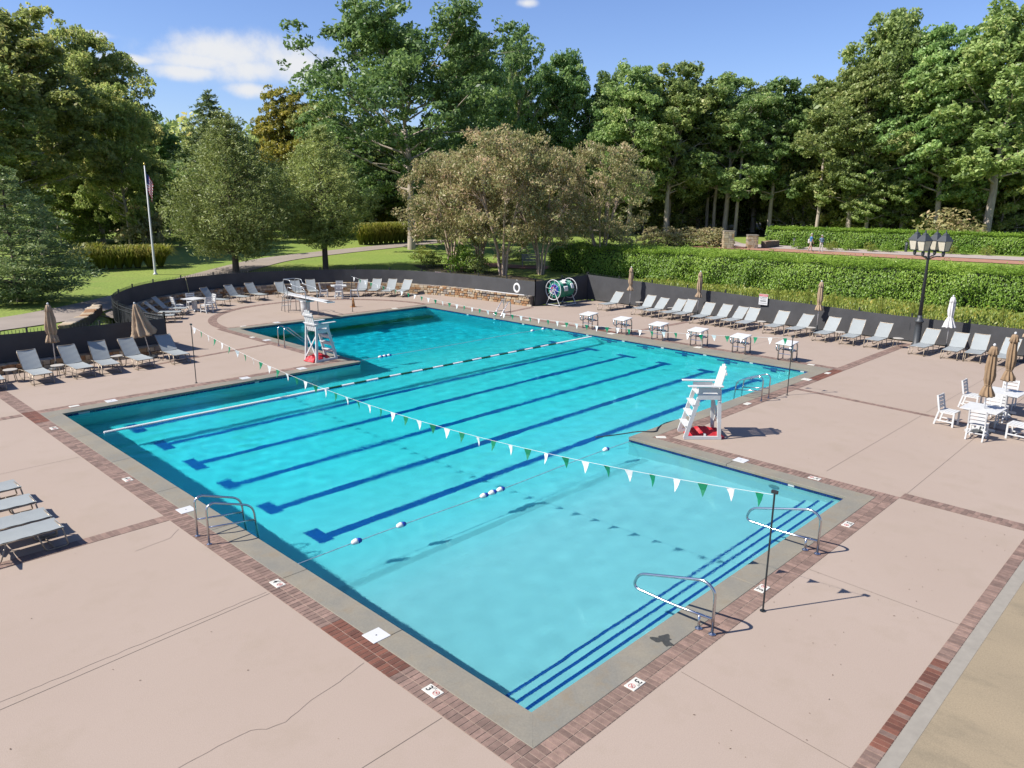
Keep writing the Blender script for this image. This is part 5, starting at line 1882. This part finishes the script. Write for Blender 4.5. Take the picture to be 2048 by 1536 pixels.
for i, (px, d_, h_, w_) in enumerate(((110, 84, 6, 7), (165, 88, 7, 8), (225, 92, 7, 8), (275, 90, 5, 7), (375, 96, 8, 9), (560, 94, 8, 9), (690, 104, 8, 10), (735, 112, 9, 10), (800, 118, 9, 11), (880, 96, 6, 8))):
    x, y, z = at_dist(px, d_)
    plant_tree(UND, 'understorey_tree', 'small leafy tree behind the lawn, %s from the left edge' % ORD[i], 'tree', x, y, z, h_, w_, i * 2.1, 'small trees behind the lawn', G_oak if i % 3 else G_mix)
# feathery conifers on the lawn
CY = cypress(31, 12.5, 4.6, base=.15, leaf=.115, per=720)
CY2 = cypress(32, 12., 4.0, base=.2, peak=.38, leaf=.115, per=720)
tree_px(CY, 440, 0, 232, 218, 'broad feathery green cypress on the lawn right of the flagpole', 'cypress_tree', base=(472, 546), rz=.4)
tree_px(CY2, 640, 0, 255, 172, 'feathery cypress on the lawn left of the great oak', 'cypress_tree', base=(652, 538), rz=1.7)
tree_px(cypress(33, 20, 4.2, base=.2, m=G_blue, leaf=.24, per=300, n=130), 432, 100, 186, 145, 'dark cedar top standing above the broad cypress', 'cedar_tree')
NEAR = cypress(34, 10.5, 4.2, base=.10, m=G_blue, leaf=.125, per=720, n=120, layer=True, r0=.2, peak=.25, droop=.30)
x, y, z = GT(40, 604)
plant_tree(NEAR, 'conifer_tree', 'dark drooping conifer at the left edge in front of the cart path lawn', 'tree', x, y, z, height_at(330, 40, x, y) - z, 215 / FPX * math.hypot(x - CAM[0], y - CAM[1]), 1.0, 'trees round the pool')
# crape myrtles behind the curved fence
MY = [myrtle(41), myrtle(42, 9, 4.4)]
for (px, by, top, wpx, k, lb) in ((905, 541, 298, 205, 1, 'brown leafed crape myrtle, leftmost behind the curved fence'), (1005, 551, 252, 225, 0, 'tallest brown leafed crape myrtle in the middle behind the curved fence'),
                                  (1080, 549, 290, 180, 1, 'brown leafed crape myrtle above the life ring'), (1200, 544, 282, 168, 0, 'brown leafed crape myrtle standing alone right of the rope reel'), (960, 532, 300, 170, 0, 'crape myrtle farther back between the two left ones')):
    tree_px(MY[k], px, 0, top, wpx, lb, 'crape_myrtle', base=(px, by), group='crape myrtles', rz=k * 2 + px * .01)

# ---- shrubs
def shrub_mesh(seed, m, leaf=.07, r=1., per=900, n=14, flat=.8):
    rng = np.random.default_rng(seed)
    cl = []
    for i in range(n):
        d = unit(rng.normal(size=3)); d[2] = abs(d[2])
        cl.append((d * [.62, .62, .6] * r + [0, 0, .3], r * rng.uniform(.35, .55)))
    V, T = clump_leaves(cl, per, leaf, rng, gate=9, flat=flat, aspect=.5, up=.5)
    V[:, 2] = np.maximum(V[:, 2], 0)
    return mesh_quads('foliage', V, T, m)


def stems_mesh(seed, h=.5, m=M_barkd):
    rr = random.Random(seed)
    mb = MB()
    for k in range(6):
        a = rr.uniform(0, 6.28)
        mb.tube([(0.04 * math.cos(a), .04 * math.sin(a), -.05), (.3 * math.cos(a), .3 * math.sin(a), h)], .02, 5)
    me = mb.mesh('stems'); me.materials.append(m)
    return me


SH = {'green': shrub_mesh(1, G_hedge), 'dark': shrub_mesh(2, G_dark), 'tan': shrub_mesh(3, G_myr), 'weed': shrub_mesh(4, G_weed, .06)}
STEM = stems_mesh(1)


def shrub(kind, x, y, z, s, sz, label, name='shrub', group='shrubs'):
    t = thing(name, label, 'shrub', (x, y, z), random.uniform(0, 6), group)
    a = link('foliage', SH[kind], None, t); b = link('stems', STEM, None, t)
    a.scale = (s, s, sz); b.scale = (s, s, sz)


for (px, py, kind, s, sz, lb) in ((845, 524, 'weed', 1.0, 1.1, 'light green bush left of the myrtles by the curved fence'), (868, 534, 'weed', .9, 1.0, 'yellow green bush directly over the curved fence left of the myrtles'),
                                  (925, 545, 'green', 1.3, 1.6, 'bright green bush between the stems of the left myrtle'), (952, 547, 'dark', 1.0, 1.3, 'dark green bush under the middle myrtle'),
                                  (1040, 520, 'dark', 1.1, .9, 'dark bush behind the middle myrtle stems'), (1010, 522, 'tan', 1.0, .9, 'brownish bush behind the tallest myrtle'),
                                  (1905, 455, 'tan', 3.6, 3.0, 'tan domed shrub behind the far hedge right of the lamp'),                                   (300, 497, 'tan', 3.0, 3.4, 'tan round bush behind the flagpole')):
    x, y, z = GT(px, py) if py > 470 else at_dist(px, 98)
    shrub(kind, x, y, z, s, sz, lb)
for i, px in enumerate((1598, 1663, 1698, 1738, 1774, 1900, 1930, 1975)):
    x, y, z = GT(px, 499 + (px - 1600) * .035)
    shrub('weed' if i % 2 else 'green', x, y, z, .75, .8, 'small low bush in the gravel bed, %s from the walkers' % ORD[i], 'low_bush', 'low bushes in the gravel bed')
for i, px in enumerate((1310, 1345, 1385, 1420, 1440)):
    x, y, z = at_dist(px, 86)
    shrub('tan', x, y, z, 1.8, 1.5, 'reddish brown shrub beyond the hedge, %s to the left of the stone pillars' % ORD[4 - i], 'barberry_shrub', 'reddish shrubs by the pillars')

# ---- ornamental grasses
def reed_mesh(seed, n=520, h=1.3, spread=.9):
    rng = np.random.default_rng(seed)
    V = []; T = []
    for i in range(n):
        a = rng.uniform(0, 6.28); r = spread * rng.random() ** .7
        L = h * rng.uniform(.7, 1.15)
        d = np.array([math.cos(a), math.sin(a), 0]); s = np.array([-d[1], d[0], 0]) * .022
        b = d * .12 * rng.random()
        p1 = b + d * r * .35 + [0, 0, L * .65]; p2 = b + d * r * .8 + [0, 0, L]; p3 = b + d * r * 1.15 + [0, 0, L * .8]
        V += [b - s, b + s, p1 + s, p1 - s, p1 - s, p1 + s, p2 + s * .7, p2 - s * .7, p2 - s * .7, p2 + s * .7, p3 + s * .2, p3 - s * .2]
        q = float(np.clip(rng.normal(.45, .2), 0, 1)); T += [q * .6, q, min(1, q + .15)]
    return mesh_quads('blades', np.array(V), T, G_grass)


RD = [reed_mesh(1), reed_mesh(2, h=1.5)]
CR = MB().lathe([(.18, -.05), (.2, .06), (.1, .14)], n=9).mesh('root_crown'); CR.materials.append(M_litter)


def reed(px, py, s, sz, label, grp):
    x, y, z = GT(px, py)
    t = thing('ornamental_grass', label, 'grass clump', (x, y, z), random.uniform(0, 6), grp)
    a = link('blades', RD[px % 2], None, t); a.scale = (s, s, sz)
    link('root_crown', CR, None, t)


for i, px in enumerate((170, 187, 204, 222, 240, 258, 276, 300, 322)):
    reed(px, 541 - i * .9, 1.35, 1.15, 'arching grass clump at the lawn edge, %s from the left in the row by the flagpole' % ORD[i], 'grass clumps by the flagpole')
for i, px in enumerate(range(722, 830, 10)):
    reed(px, 489.5 - i * .55, 1.5, 1.5, 'tall grass clump beyond the cart path, %s from the left in the near row' % ORD[i], 'grass clumps beyond the path')
for i, px in enumerate(range(775, 830, 9)):
    reed(px, 469 - i * .3, 1.8, 1.5, 'dry topped grass clump in the back row beyond the path, %s from the left' % ORD[i], 'grass clumps in the back row')

# ---- hedges
def hedge(label, ctr, width, h, leaf, dens, seed, rag=.22, top_rag=.3):
    rng = np.random.default_rng(seed)
    P = np.array(ctr, float)
    s = np.r_[0, np.cumsum(np.hypot(*np.diff(P, axis=0).T))]
    L = s[-1]
    t = thing('hedge', label, 'hedge', (P[0][0], P[0][1], 0))

    def frame(u):
        x = np.interp(u, s, P[:, 0]); y = np.interp(u, s, P[:, 1])
        e = .3
        dx = np.interp(u + e, s, P[:, 0]) - np.interp(u - e, s, P[:, 0]); dy = np.interp(u + e, s, P[:, 1]) - np.interp(u - e, s, P[:, 1])
        n = np.hypot(dx, dy); return x, y, dx / n, dy / n
    # profile round the section: up the front face, over the top, down the back
    per = 2 * h + width
    n = int(L * per * dens)
    u = rng.uniform(0, L, n); q = rng.uniform(0, per, n)
    x, y, tx, ty = frame(u)
    off = np.where(q < h, -width / 2, np.where(q < h + width, q - h - width / 2, width / 2))
    zz = np.where(q < h, q, np.where(q < h + width, h, per - q))
    nx_ = np.where(q < h, -1., np.where(q < h + width, 0, 1.)); nz_ = np.where((q >= h) & (q < h + width), 1., .15)
    bulge = rag * np.sin(u * 1.3 + np.sin(u * .37) * 2) * np.sin(zz * 2.1 + 1 + u * .5) + rng.normal(0, rag * .45, n) + .12 * np.sin(zz / h * 3.14)
    rnd_top = -.35 * np.clip((zz / h - .75) / .25, 0, 1) ** 2 * (nx_ != 0)
    off = off + nx_ * (bulge + rnd_top)
    z = zz + (nz_ > .5) * (top_rag * (.4 * np.sin(u * 2.1) * np.sin(u * .83 + off * 2) + np.abs(rng.normal(0, .45, n))))
    lx, ly = -ty, tx          # left of travel is the back
    gz = land(x, y)
    C = np.stack([x - lx * 0 + lx * off, y + ly * off, np.maximum(gz, .5) + z], -1)
    N = unit(np.stack([lx * nx_, ly * nx_, nz_ + .35], -1) + rng.normal(size=(n, 3)) * .5)
    V = leaf_quads(C, N, leaf * rng.uniform(.6, 1.4, n), .5, rng, np.tile([0, 0, .5], (n, 1)))
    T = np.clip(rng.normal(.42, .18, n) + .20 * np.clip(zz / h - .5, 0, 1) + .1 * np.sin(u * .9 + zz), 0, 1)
    me = mesh_quads('foliage', V - np.array([P[0][0], P[0][1], 0]), T, G_hedge)
    link('foliage', me, None, t)
    mb = MB(); K = int(L / 1.0) + 1
    uu = np.linspace(0, L, K)
    x, y, tx, ty = frame(uu)
    gz = np.maximum(land(x, y), .5)
    vs = []; fs = []
    w2 = width / 2 - .28
    for i in range(K):
        for o_, zz_ in ((-w2, -.1), (-w2, h - .5), (-w2 + .5, h - .22), (w2 - .5, h - .22), (w2, h - .5), (w2, -.1)):
            vs.append((x[i] - ty[i] * o_ - P[0][0], y[i] + tx[i] * o_ - P[0][1], gz[i] + zz_))
    for i in range(K - 1):
        for k in range(5): fs.append((i * 6 + k, (i + 1) * 6 + k, (i + 1) * 6 + k + 1, i * 6 + k + 1))
    fs += [tuple(range(6)), tuple((K - 1) * 6 + k for k in range(6))]
    mb.add(vs, fs).build('branch_core', mat('hedge_core', (.018, .028, .008), 1, var=.3), t)
    return t


# travel so that the left hand is away from the pool
hedge('long tall clipped hedge behind the straight right fence', [(44.4, -14), (43.6, -4), (42.6, 4), (42.0, 11), (41.9, 18), (41.4, 25), (40.2, 31), (39.8, 33.5)], 4.4, 1.78, .062, 420, 1, .3, .3)
hedge('lower far hedge behind the gravel bed and the walkers', [(83.5, -16), (82.3, 6), (80.8, 15), (79.3, 24), (76.8, 33.0), (76.6, 34.4)], 3.2, 1.75, .09, 230, 2, .17, .24)

# weeds between fence and hedge
rng = np.random.default_rng(9)
n = 26000
yy = rng.uniform(-12, 25, n); xx = 32.75 + rng.random(n) ** .8 * 6.2
keep = rng.random(n) < np.clip(1.25 - (yy - 16) / 12, .35, 1)
xx, yy = xx[keep], yy[keep]; n = len(xx)
hh = (.22 + .30 * rng.random(n) ** 2 + .16 * np.sin(yy * 1.3) * np.sin(xx * 1.9)) * np.where(xx < 35.5, 1.0, .7) * np.where(yy > 15, .7, 1)
hh = np.maximum(hh, .08)
gz = land(xx, yy)
C = np.stack([xx, yy, gz + hh * rng.random(n) ** .6], -1)
N = unit(rng.normal(size=(n, 3)) * [1, 1, .5] + [-.3, .1, .45])
V = leaf_quads(C, N, .075 * rng.uniform(.6, 1.7, n), .38, rng, np.tile([0, 0, 1.0], (n, 1)))
T = np.clip(rng.normal(.5, .22, n), 0, 1)
tag(link('weed_strip', mesh_quads('weed_strip', V, T, G_weed)), 'tangle of yellow green weeds along the outside of the right fence', 'weeds', kind='stuff')
for i in range(14):
    x, y = 33.3 + random.random() * 2.6, -3 + i * 1.75 + random.random()
    t = thing('tall_weed', 'single taller weed standing above the strip, %s from the right end' % ORD[i], 'weed', (x, y, landz(x, y)), random.uniform(0, 6), 'taller weeds behind the right fence')
    a = link('leaves', SH['weed'], None, t); a.scale = (.16, .16, .75 + .3 * random.random())
    b = link('stem', STEM, None, t); b.scale = (.1, .1, 1.0)

# far woods that read as one mass
rng = np.random.default_rng(5)
cl = []
br = []
for px in np.arange(-500, 2600, 16):
    for row in range(3):
        d = 124 + row * 9 + rng.uniform(-4, 4)
        x, y, z = at_dist(px + rng.uniform(-16, 16), d)
        topz = rng.uniform(8, 14) + row * 1.5
        for k in range(5):
            cl.append((np.array([x, y, z + topz * (.12 + .86 * (k + rng.random()) / 5)]) + rng.normal(size=3) * [1.5, 1.5, .5], rng.uniform(1.5, 2.6)))
V, T = clump_leaves(cl, 26, .5, rng, gate=2.2)
tag(link('far_woods', mesh_quads('far_woods', V, T, G_left)), 'dark understorey of woodland closing the view behind the oaks', 'woods', kind='stuff')
# slim bare trunks one can tell apart in the shade
TRK = wood_mesh([([(0, 0, -.2), (.1, 0, 4), (0, .15, 9), (.1, .1, 14)], .26, .12)], M_bark)
TRC = mesh_quads('crown', *clump_leaves([(np.array([rng.normal() * 1.2, rng.normal() * 1.2, 11.5 + rng.random() * 3.5]), rng.uniform(.9, 1.5)) for _ in range(16)], 90, .35, rng), G_dark)
for i, (px, d) in enumerate(((1340, 112), (1358, 118), (1418, 114), (1432, 110), (1476, 107), (1640, 106), (1756, 107), (1782, 109), (1793, 112), (1812, 106), (1690, 114))):
    x, y, z = at_dist(px, d)
    t = thing('slender_tree', 'slender straight trunk in the shaded wood, %s from the left beyond the hedges' % ORD[i], 'tree', (x, y, z), i, 'slender trunks in the wood')
    link('trunk', TRK, None, t); link('crown', TRC, None, t)

# ================================================================== garden furniture, poles, people
x, y, z = GT(311, 549)
t = thing('flagpole', 'white flagpole on the lawn with a limp striped flag', 'flagpole', (x, y, z))
hp = height_at(331, 287, x, y) - z
MB().lathe([(.16, 0), (.16, .05), (.09, .1), (.085, .3), (.04, hp), (.01, hp + .01)], n=12).build('pole', M_white, t, smooth=True)
MB().lathe([(.01, 0), (.06, .04), (.075, .09), (.06, .14), (.01, .18)], (0, 0, hp), 12).build('ball', mat('gold', (.5, .36, .1), .3, metal=.8), t, smooth=True)
m, n_, l, b = newmat('flag_cloth')
tc = nd(n_, 'ShaderNodeAttribute', attribute_name='flaguv')
se = nd(n_, 'ShaderNodeSeparateXYZ'); l.new(tc.outputs['Vector'], se.inputs[0])
s1 = nd(n_, 'ShaderNodeMath', operation='MULTIPLY'); s1.inputs[1].default_value = 6.5; l.new(se.outputs[1], s1.inputs[0])
s2 = nd(n_, 'ShaderNodeMath', operation='FRACT'); l.new(s1.outputs[0], s2.inputs[0])
s3 = nd(n_, 'ShaderNodeMath', operation='LESS_THAN'); s3.inputs[1].default_value = .5; l.new(s2.outputs[0], s3.inputs[0])
mx = nd(n_, 'ShaderNodeMix', data_type='RGBA'); l.new(s3.outputs[0], mx.inputs['Factor']); mx.inputs['A'].default_value = (.7, .7, .7, 1); mx.inputs['B'].default_value = (.42, .02, .04, 1)
cx = nd(n_, 'ShaderNodeMath', operation='LESS_THAN'); cx.inputs[1].default_value = .4; l.new(se.outputs[0], cx.inputs[0])
cy = nd(n_, 'ShaderNodeMath', operation='GREATER_THAN'); cy.inputs[1].default_value = .46; l.new(se.outputs[1], cy.inputs[0])
cm = nd(n_, 'ShaderNodeMath', operation='MULTIPLY'); l.new(cx.outputs[0], cm.inputs[0]); l.new(cy.outputs[0], cm.inputs[1])
m2 = nd(n_, 'ShaderNodeMix', data_type='RGBA'); l.new(cm.outputs[0], m2.inputs['Factor']); l.new(mx.outputs['Result'], m2.inputs['A']); m2.inputs['B'].default_value = (.02, .03, .13, 1)
l.new(m2.outputs['Result'], b.inputs['Base Color']); b.inputs['Roughness'].default_value = .8
vs = []; fs = []; uv = []
nu, nv = 18, 14
for i in range(nu + 1):
    for j in range(nv + 1):
        u, v = i / nu, j / nv
        fold = .11 * math.sin(u * 11) * (.4 + .6 * u)
        vs.append((.06 + .42 * u ** .8 * (.55 + .45 * v), fold * .8, hp - .55 - 1.15 * (1 - v) - .62 * u + .06 * math.sin(5 * u)))
        uv.append((u, v, 0))
for i in range(nu):
    for j in range(nv):
        a = i * (nv + 1) + j; fs.append((a, a + 1, a + nv + 2, a + nv + 1))
me = bpy.data.meshes.new('flag'); me.from_pydata(vs, [], fs)
me.attributes.new('flaguv', 'FLOAT_VECTOR', 'POINT').data.foreach_set('vector', np.array(uv, np.float32).ravel())
me.polygons.foreach_set('use_smooth', [True] * len(fs))
fo = link('flag', me, MATS['flag_cloth'], t); fo.rotation_euler = (0, 0, R(-45))

for px, py, lb in ((1587, 496, 'dark bollard light left of the walkers'), (1811, 505, 'dark bollard light left of the lamp post lanterns')):
    x, y, z = GT(px, py)
    t = thing('bollard', lb, 'bollard', (x, y, z), 0, 'path bollards')
    MB().lathe([(.12, 0), (.12, .78)], n=12).build('post', M_dark, t)
    MB().lathe([(.10, .78), (.10, .92)], n=12).build('lens', M_galv, t)
    MB().lathe([(.13, .92), (.12, 1.0), (.02, 1.05)], n=12).build('cap', M_dark, t)

for px, w_, h_, lb in ((1455, .95, 1.75, 'square stone pillar left of the garden entrance'), (1503, .95, 1.35, 'shorter square stone pillar right of the garden entrance')):
    x, y, z = GT(px, 497)
    t = thing('stone_pillar', lb, 'pillar', (x, y, z), R(40), 'stone pillars')
    rr = random.Random(px)
    MB().box((0, 0, h_ / 2), (w_ - .1, w_ - .1, h_)).build('core', M_wallmortar, t)
    zz = 0
    while zz < h_ - .05:
        hh_ = rr.uniform(.16, .26)
        for side in range(4):
            u = -w_ / 2
            while u < w_ / 2 - .05:
                ww = min(rr.uniform(.2, .45), w_ / 2 - u)
                v = Vector((u + ww / 2, -w_ / 2 + .02, zz + hh_ / 2)); v.rotate(Matrix.Rotation(R(90 * side), 3, 'Z'))
                MB().box(v, (ww - .02, .14, min(hh_, h_ - zz) - .02), Matrix.Rotation(R(90 * side), 3, 'Z')).build('stone', M_stones[rr.choice((0, 1, 1, 4, 4, 2))], t)
                u += ww
        zz += hh_
    MB().box((0, 0, h_ + .03), (w_ + .12, w_ + .12, .09)).build('cap', M_stones[2], t)
a, c = GT(1512, 497), GT(1532, 494)
stone_wall('short sloping stone wing wall at the end of the far hedge', [(a[0] + .5, a[1] - .3), (c[0] + 1, c[1] - .5)], a[2] + .75, .5, a[2] - .1, side=1, n_max=60, seed=11, size=(.4, .2))

x, y, z = GT(1062, 533)
t = thing('garden_bench', 'pale grey garden bench in the shade behind the myrtles', 'bench', (x, y, z), R(-45))
M_bench = mat('weathered_bench', (.42, .44, .46), .7, var=.15)
for k in range(4): MB().box((0, -.2 + k * .13, .45), (1.5, .11, .03)).build('seat_slat', M_bench, t)
for k in range(4): MB().box((0, .27 + k * .02, .55 + k * .12), (1.5, .03, .09)).build('back_slat', M_bench, t)
for sx in (-.68, .68):
    MB().box((sx, -.18, .22), (.06, .06, .44)).build('leg', M_bench, t); MB().box((sx, .26, .48), (.06, .06, .96)).build('leg', M_bench, t)
    MB().box((sx, 0, .64), (.08, .55, .04)).build('armrest', M_bench, t)


# ---- people
M_skin = mat('skin', (.50, .30, .21), .6, var=.06)
M_hair = mat('grey_hair', (.45, .42, .38), .8, var=.2)
M_shoe = mat('shoe', (.35, .33, .3), .7)


def person(x, y, z, yaw, label, shirt, trousers, shorts, walk, h=1.76, bag=False, hat=None, arms='down'):
    t = thing('person', label, 'person', (x, y, z), yaw, 'people on the paths')
    V = []; E = []; Rd = []

    def ch(pts, parent=None):
        prev = parent
        for p, r in pts:
            V.append(p); Rd.append(r); i = len(V) - 1
            if prev is not None: E.append((prev, i))
            prev = i
        return prev
    st = walk
    pel = ch([((0, 0, .95), .135)])
    chest = ch([((.01, 0, 1.10), .125), ((.02, 0, 1.27), .145), ((.0, 0, 1.42), .12)], pel)
    neck = ch([((.01, 0, 1.50), .058), ((.03, 0, 1.56), .06)], chest)
    ch([((.04, 0, 1.63), .088), ((.035, 0, 1.70), .085), ((.03, 0, 1.74), .055)], neck)
    for s in (-1, 1):
        f = st * s
        foot = ch([((.0, .09 * s, .88), .095), ((.10 * f + .03, .10 * s, .50), .066), ((.16 * f - .03, .10 * s, .28), .056), ((.22 * f - .03, .10 * s, .085), .042)], pel)
        ch([((.22 * f + .07, .105 * s, .045), .042), ((.22 * f + .15, .11 * s, .035), .03)], foot)
        if arms == 'front':
            hand = ch([((0, .19 * s, 1.40), .058), ((.02, .235 * s, 1.15), .042), ((.20, .12 * s, 1.06), .034), ((.27, .06 * s, 1.05), .026)], chest)
            hd = Vector((.8, -.6 * s, 0))
        else:
            hand = ch([((0, .19 * s, 1.40), .058), ((-.05 * f, .235 * s, 1.14), .042), ((.05 - .10 * f, .245 * s, .93), .033), ((.07 - .12 * f, .245 * s, .86), .028)], chest)
            hd = Vector((.15, 0, -1))
        hp_ = Vector(V[hand])
        side = Vector((1, 0, 0)) if arms != 'front' else Vector((0, 0, 1))
        for k in range(4):
            o_ = side * (.024 - .016 * k)
            ch([(tuple(hp_ + hd * .05 + o_), .011), (tuple(hp_ + hd * (.085 + (.012, .02, .016, 0)[k]) + o_ * 1.1), .0085)], hand)
        ch([(tuple(hp_ + hd * .02 + side * .04), .011), (tuple(hp_ + hd * .05 + side * .06), .0085)], hand)
    me = bpy.data.meshes.new('body'); me.from_pydata(V, E, [])
    o = bpy.data.objects.new('tmp_body', me); COL.objects.link(o)
    sk = o.modifiers.new('skin', 'SKIN'); sk.use_smooth_shade = True
    for i, r_ in enumerate(Rd):
        me.skin_vertices[0].data[i].radius = (r_, r_ * (1.28 if 0 < i < 4 else 1))
        me.skin_vertices[0].data[i].use_root = (i == 0)
    o.modifiers.new('sub', 'SUBSURF').levels = 1
    bpy.context.view_layer.update()
    dg = bpy.context.evaluated_depsgraph_get()
    bm_ = bpy.data.meshes.new_from_object(o.evaluated_get(dg))
    bpy.data.objects.remove(o)
    k = h / 1.79
    for mm in (M_skin, shirt, trousers, M_shoe): bm_.materials.append(mm)
    for p in bm_.polygons:
        c = p.center
        mi = 0
        r_ = abs(c.y)
        if c.z < .10: mi = 3
        elif c.z < .99 and not (r_ > .2 and arms != 'front') and (c.z > .52 or not shorts): mi = 2
        elif .99 <= c.z < 1.485 and (r_ < .2 or c.z > 1.2): mi = 1
        p.material_index = mi; p.use_smooth = True
    bo = link('body', bm_, None, t); bo.scale = (k, k, k)
    hm = hat or M_hair
    hr = MB().lathe([(.098, 1.665), (.105, 1.70), (.092, 1.755), (.05, 1.79), (.01, 1.80)], (.022, 0, 0), 14).build('hair' if hat is None else 'cap', hm, t, smooth=True)
    hr.scale = (k, k, k)
    MB().lathe([(.008, 0), (.016, .02), (.004, .04)], (.128, 0, 1.615), 6).build('nose', M_skin, t).scale = (k, k, k)
    for s in (-1, 1):
        MB().lathe([(.004, 0), (.009, .008), (.004, .016)], (.115, .03 * s, 1.65), 6).build('eye', M_black, t).scale = (k, k, k)
        MB().lathe([(.006, 0), (.02, .025), (.006, .05)], (.03, .09 * s, 1.62), 6).build('ear', M_skin, t).scale = (k, k, k)
    MB().box((.122, 0, 1.578), (.012, .045, .008)).build('mouth', M_signred, t).scale = (k, k, k)
    if bag:
        bg = thing('tote_bag', 'pale bag hanging beside the walker in blue', 'bag', (x, y, z), yaw)
        MB().box((-.02, .33, .98), (.36, .16, .42)).build('bag_body', M_whitecan, bg, bevel=.03)
        MB().tube(arc_pts([(-.12, .33, 1.18), (-.08, .27, 1.42), (.04, .27, 1.42), (.08, .33, 1.18)], .08, 4), .012, 5).build('strap', M_whitecan, bg)
    return t


M_blue = mat('blue_shirt', (.06, .19, .42), .8, var=.12)
M_bluegrey = mat('slate_blue_shirt', (.13, .19, .29), .8, var=.12)
M_khaki = mat('khaki', (.48, .42, .33), .85, var=.1)
M_pale = mat('pale_trousers', (.60, .56, .50), .85, var=.1)
M_palesh = mat('pale_lilac_shirt', (.55, .58, .72), .8, var=.1)
M_darksh = mat('black_shirt', (.012, .014, .016), .8)
x, y, z = GT(1620, 503.5)
person(x, y, z + .05, R(-52), 'person in blue shirt and khaki shorts walking on the brick path with a bag', M_blue, M_khaki, True, 1, bag=True)
x, y, z = GT(1641, 505)
person(x, y, z + .05, R(225), 'person in slate shirt and pale trousers facing the other walker', M_bluegrey, M_pale, False, .5, 1.68, arms='front')
x, y, z = at_dist(761, 108)
person(x, y, z + .35, R(60), 'person in pale shirt and shorts standing beyond the tall grass', M_palesh, M_khaki, True, .5, 1.75)
x, y, z = at_dist(772, 111)
person(x, y, z + .35, R(200), 'person in black shirt beside the pale shirted one beyond the grass', M_darksh, M_khaki, True, .5, 1.72)
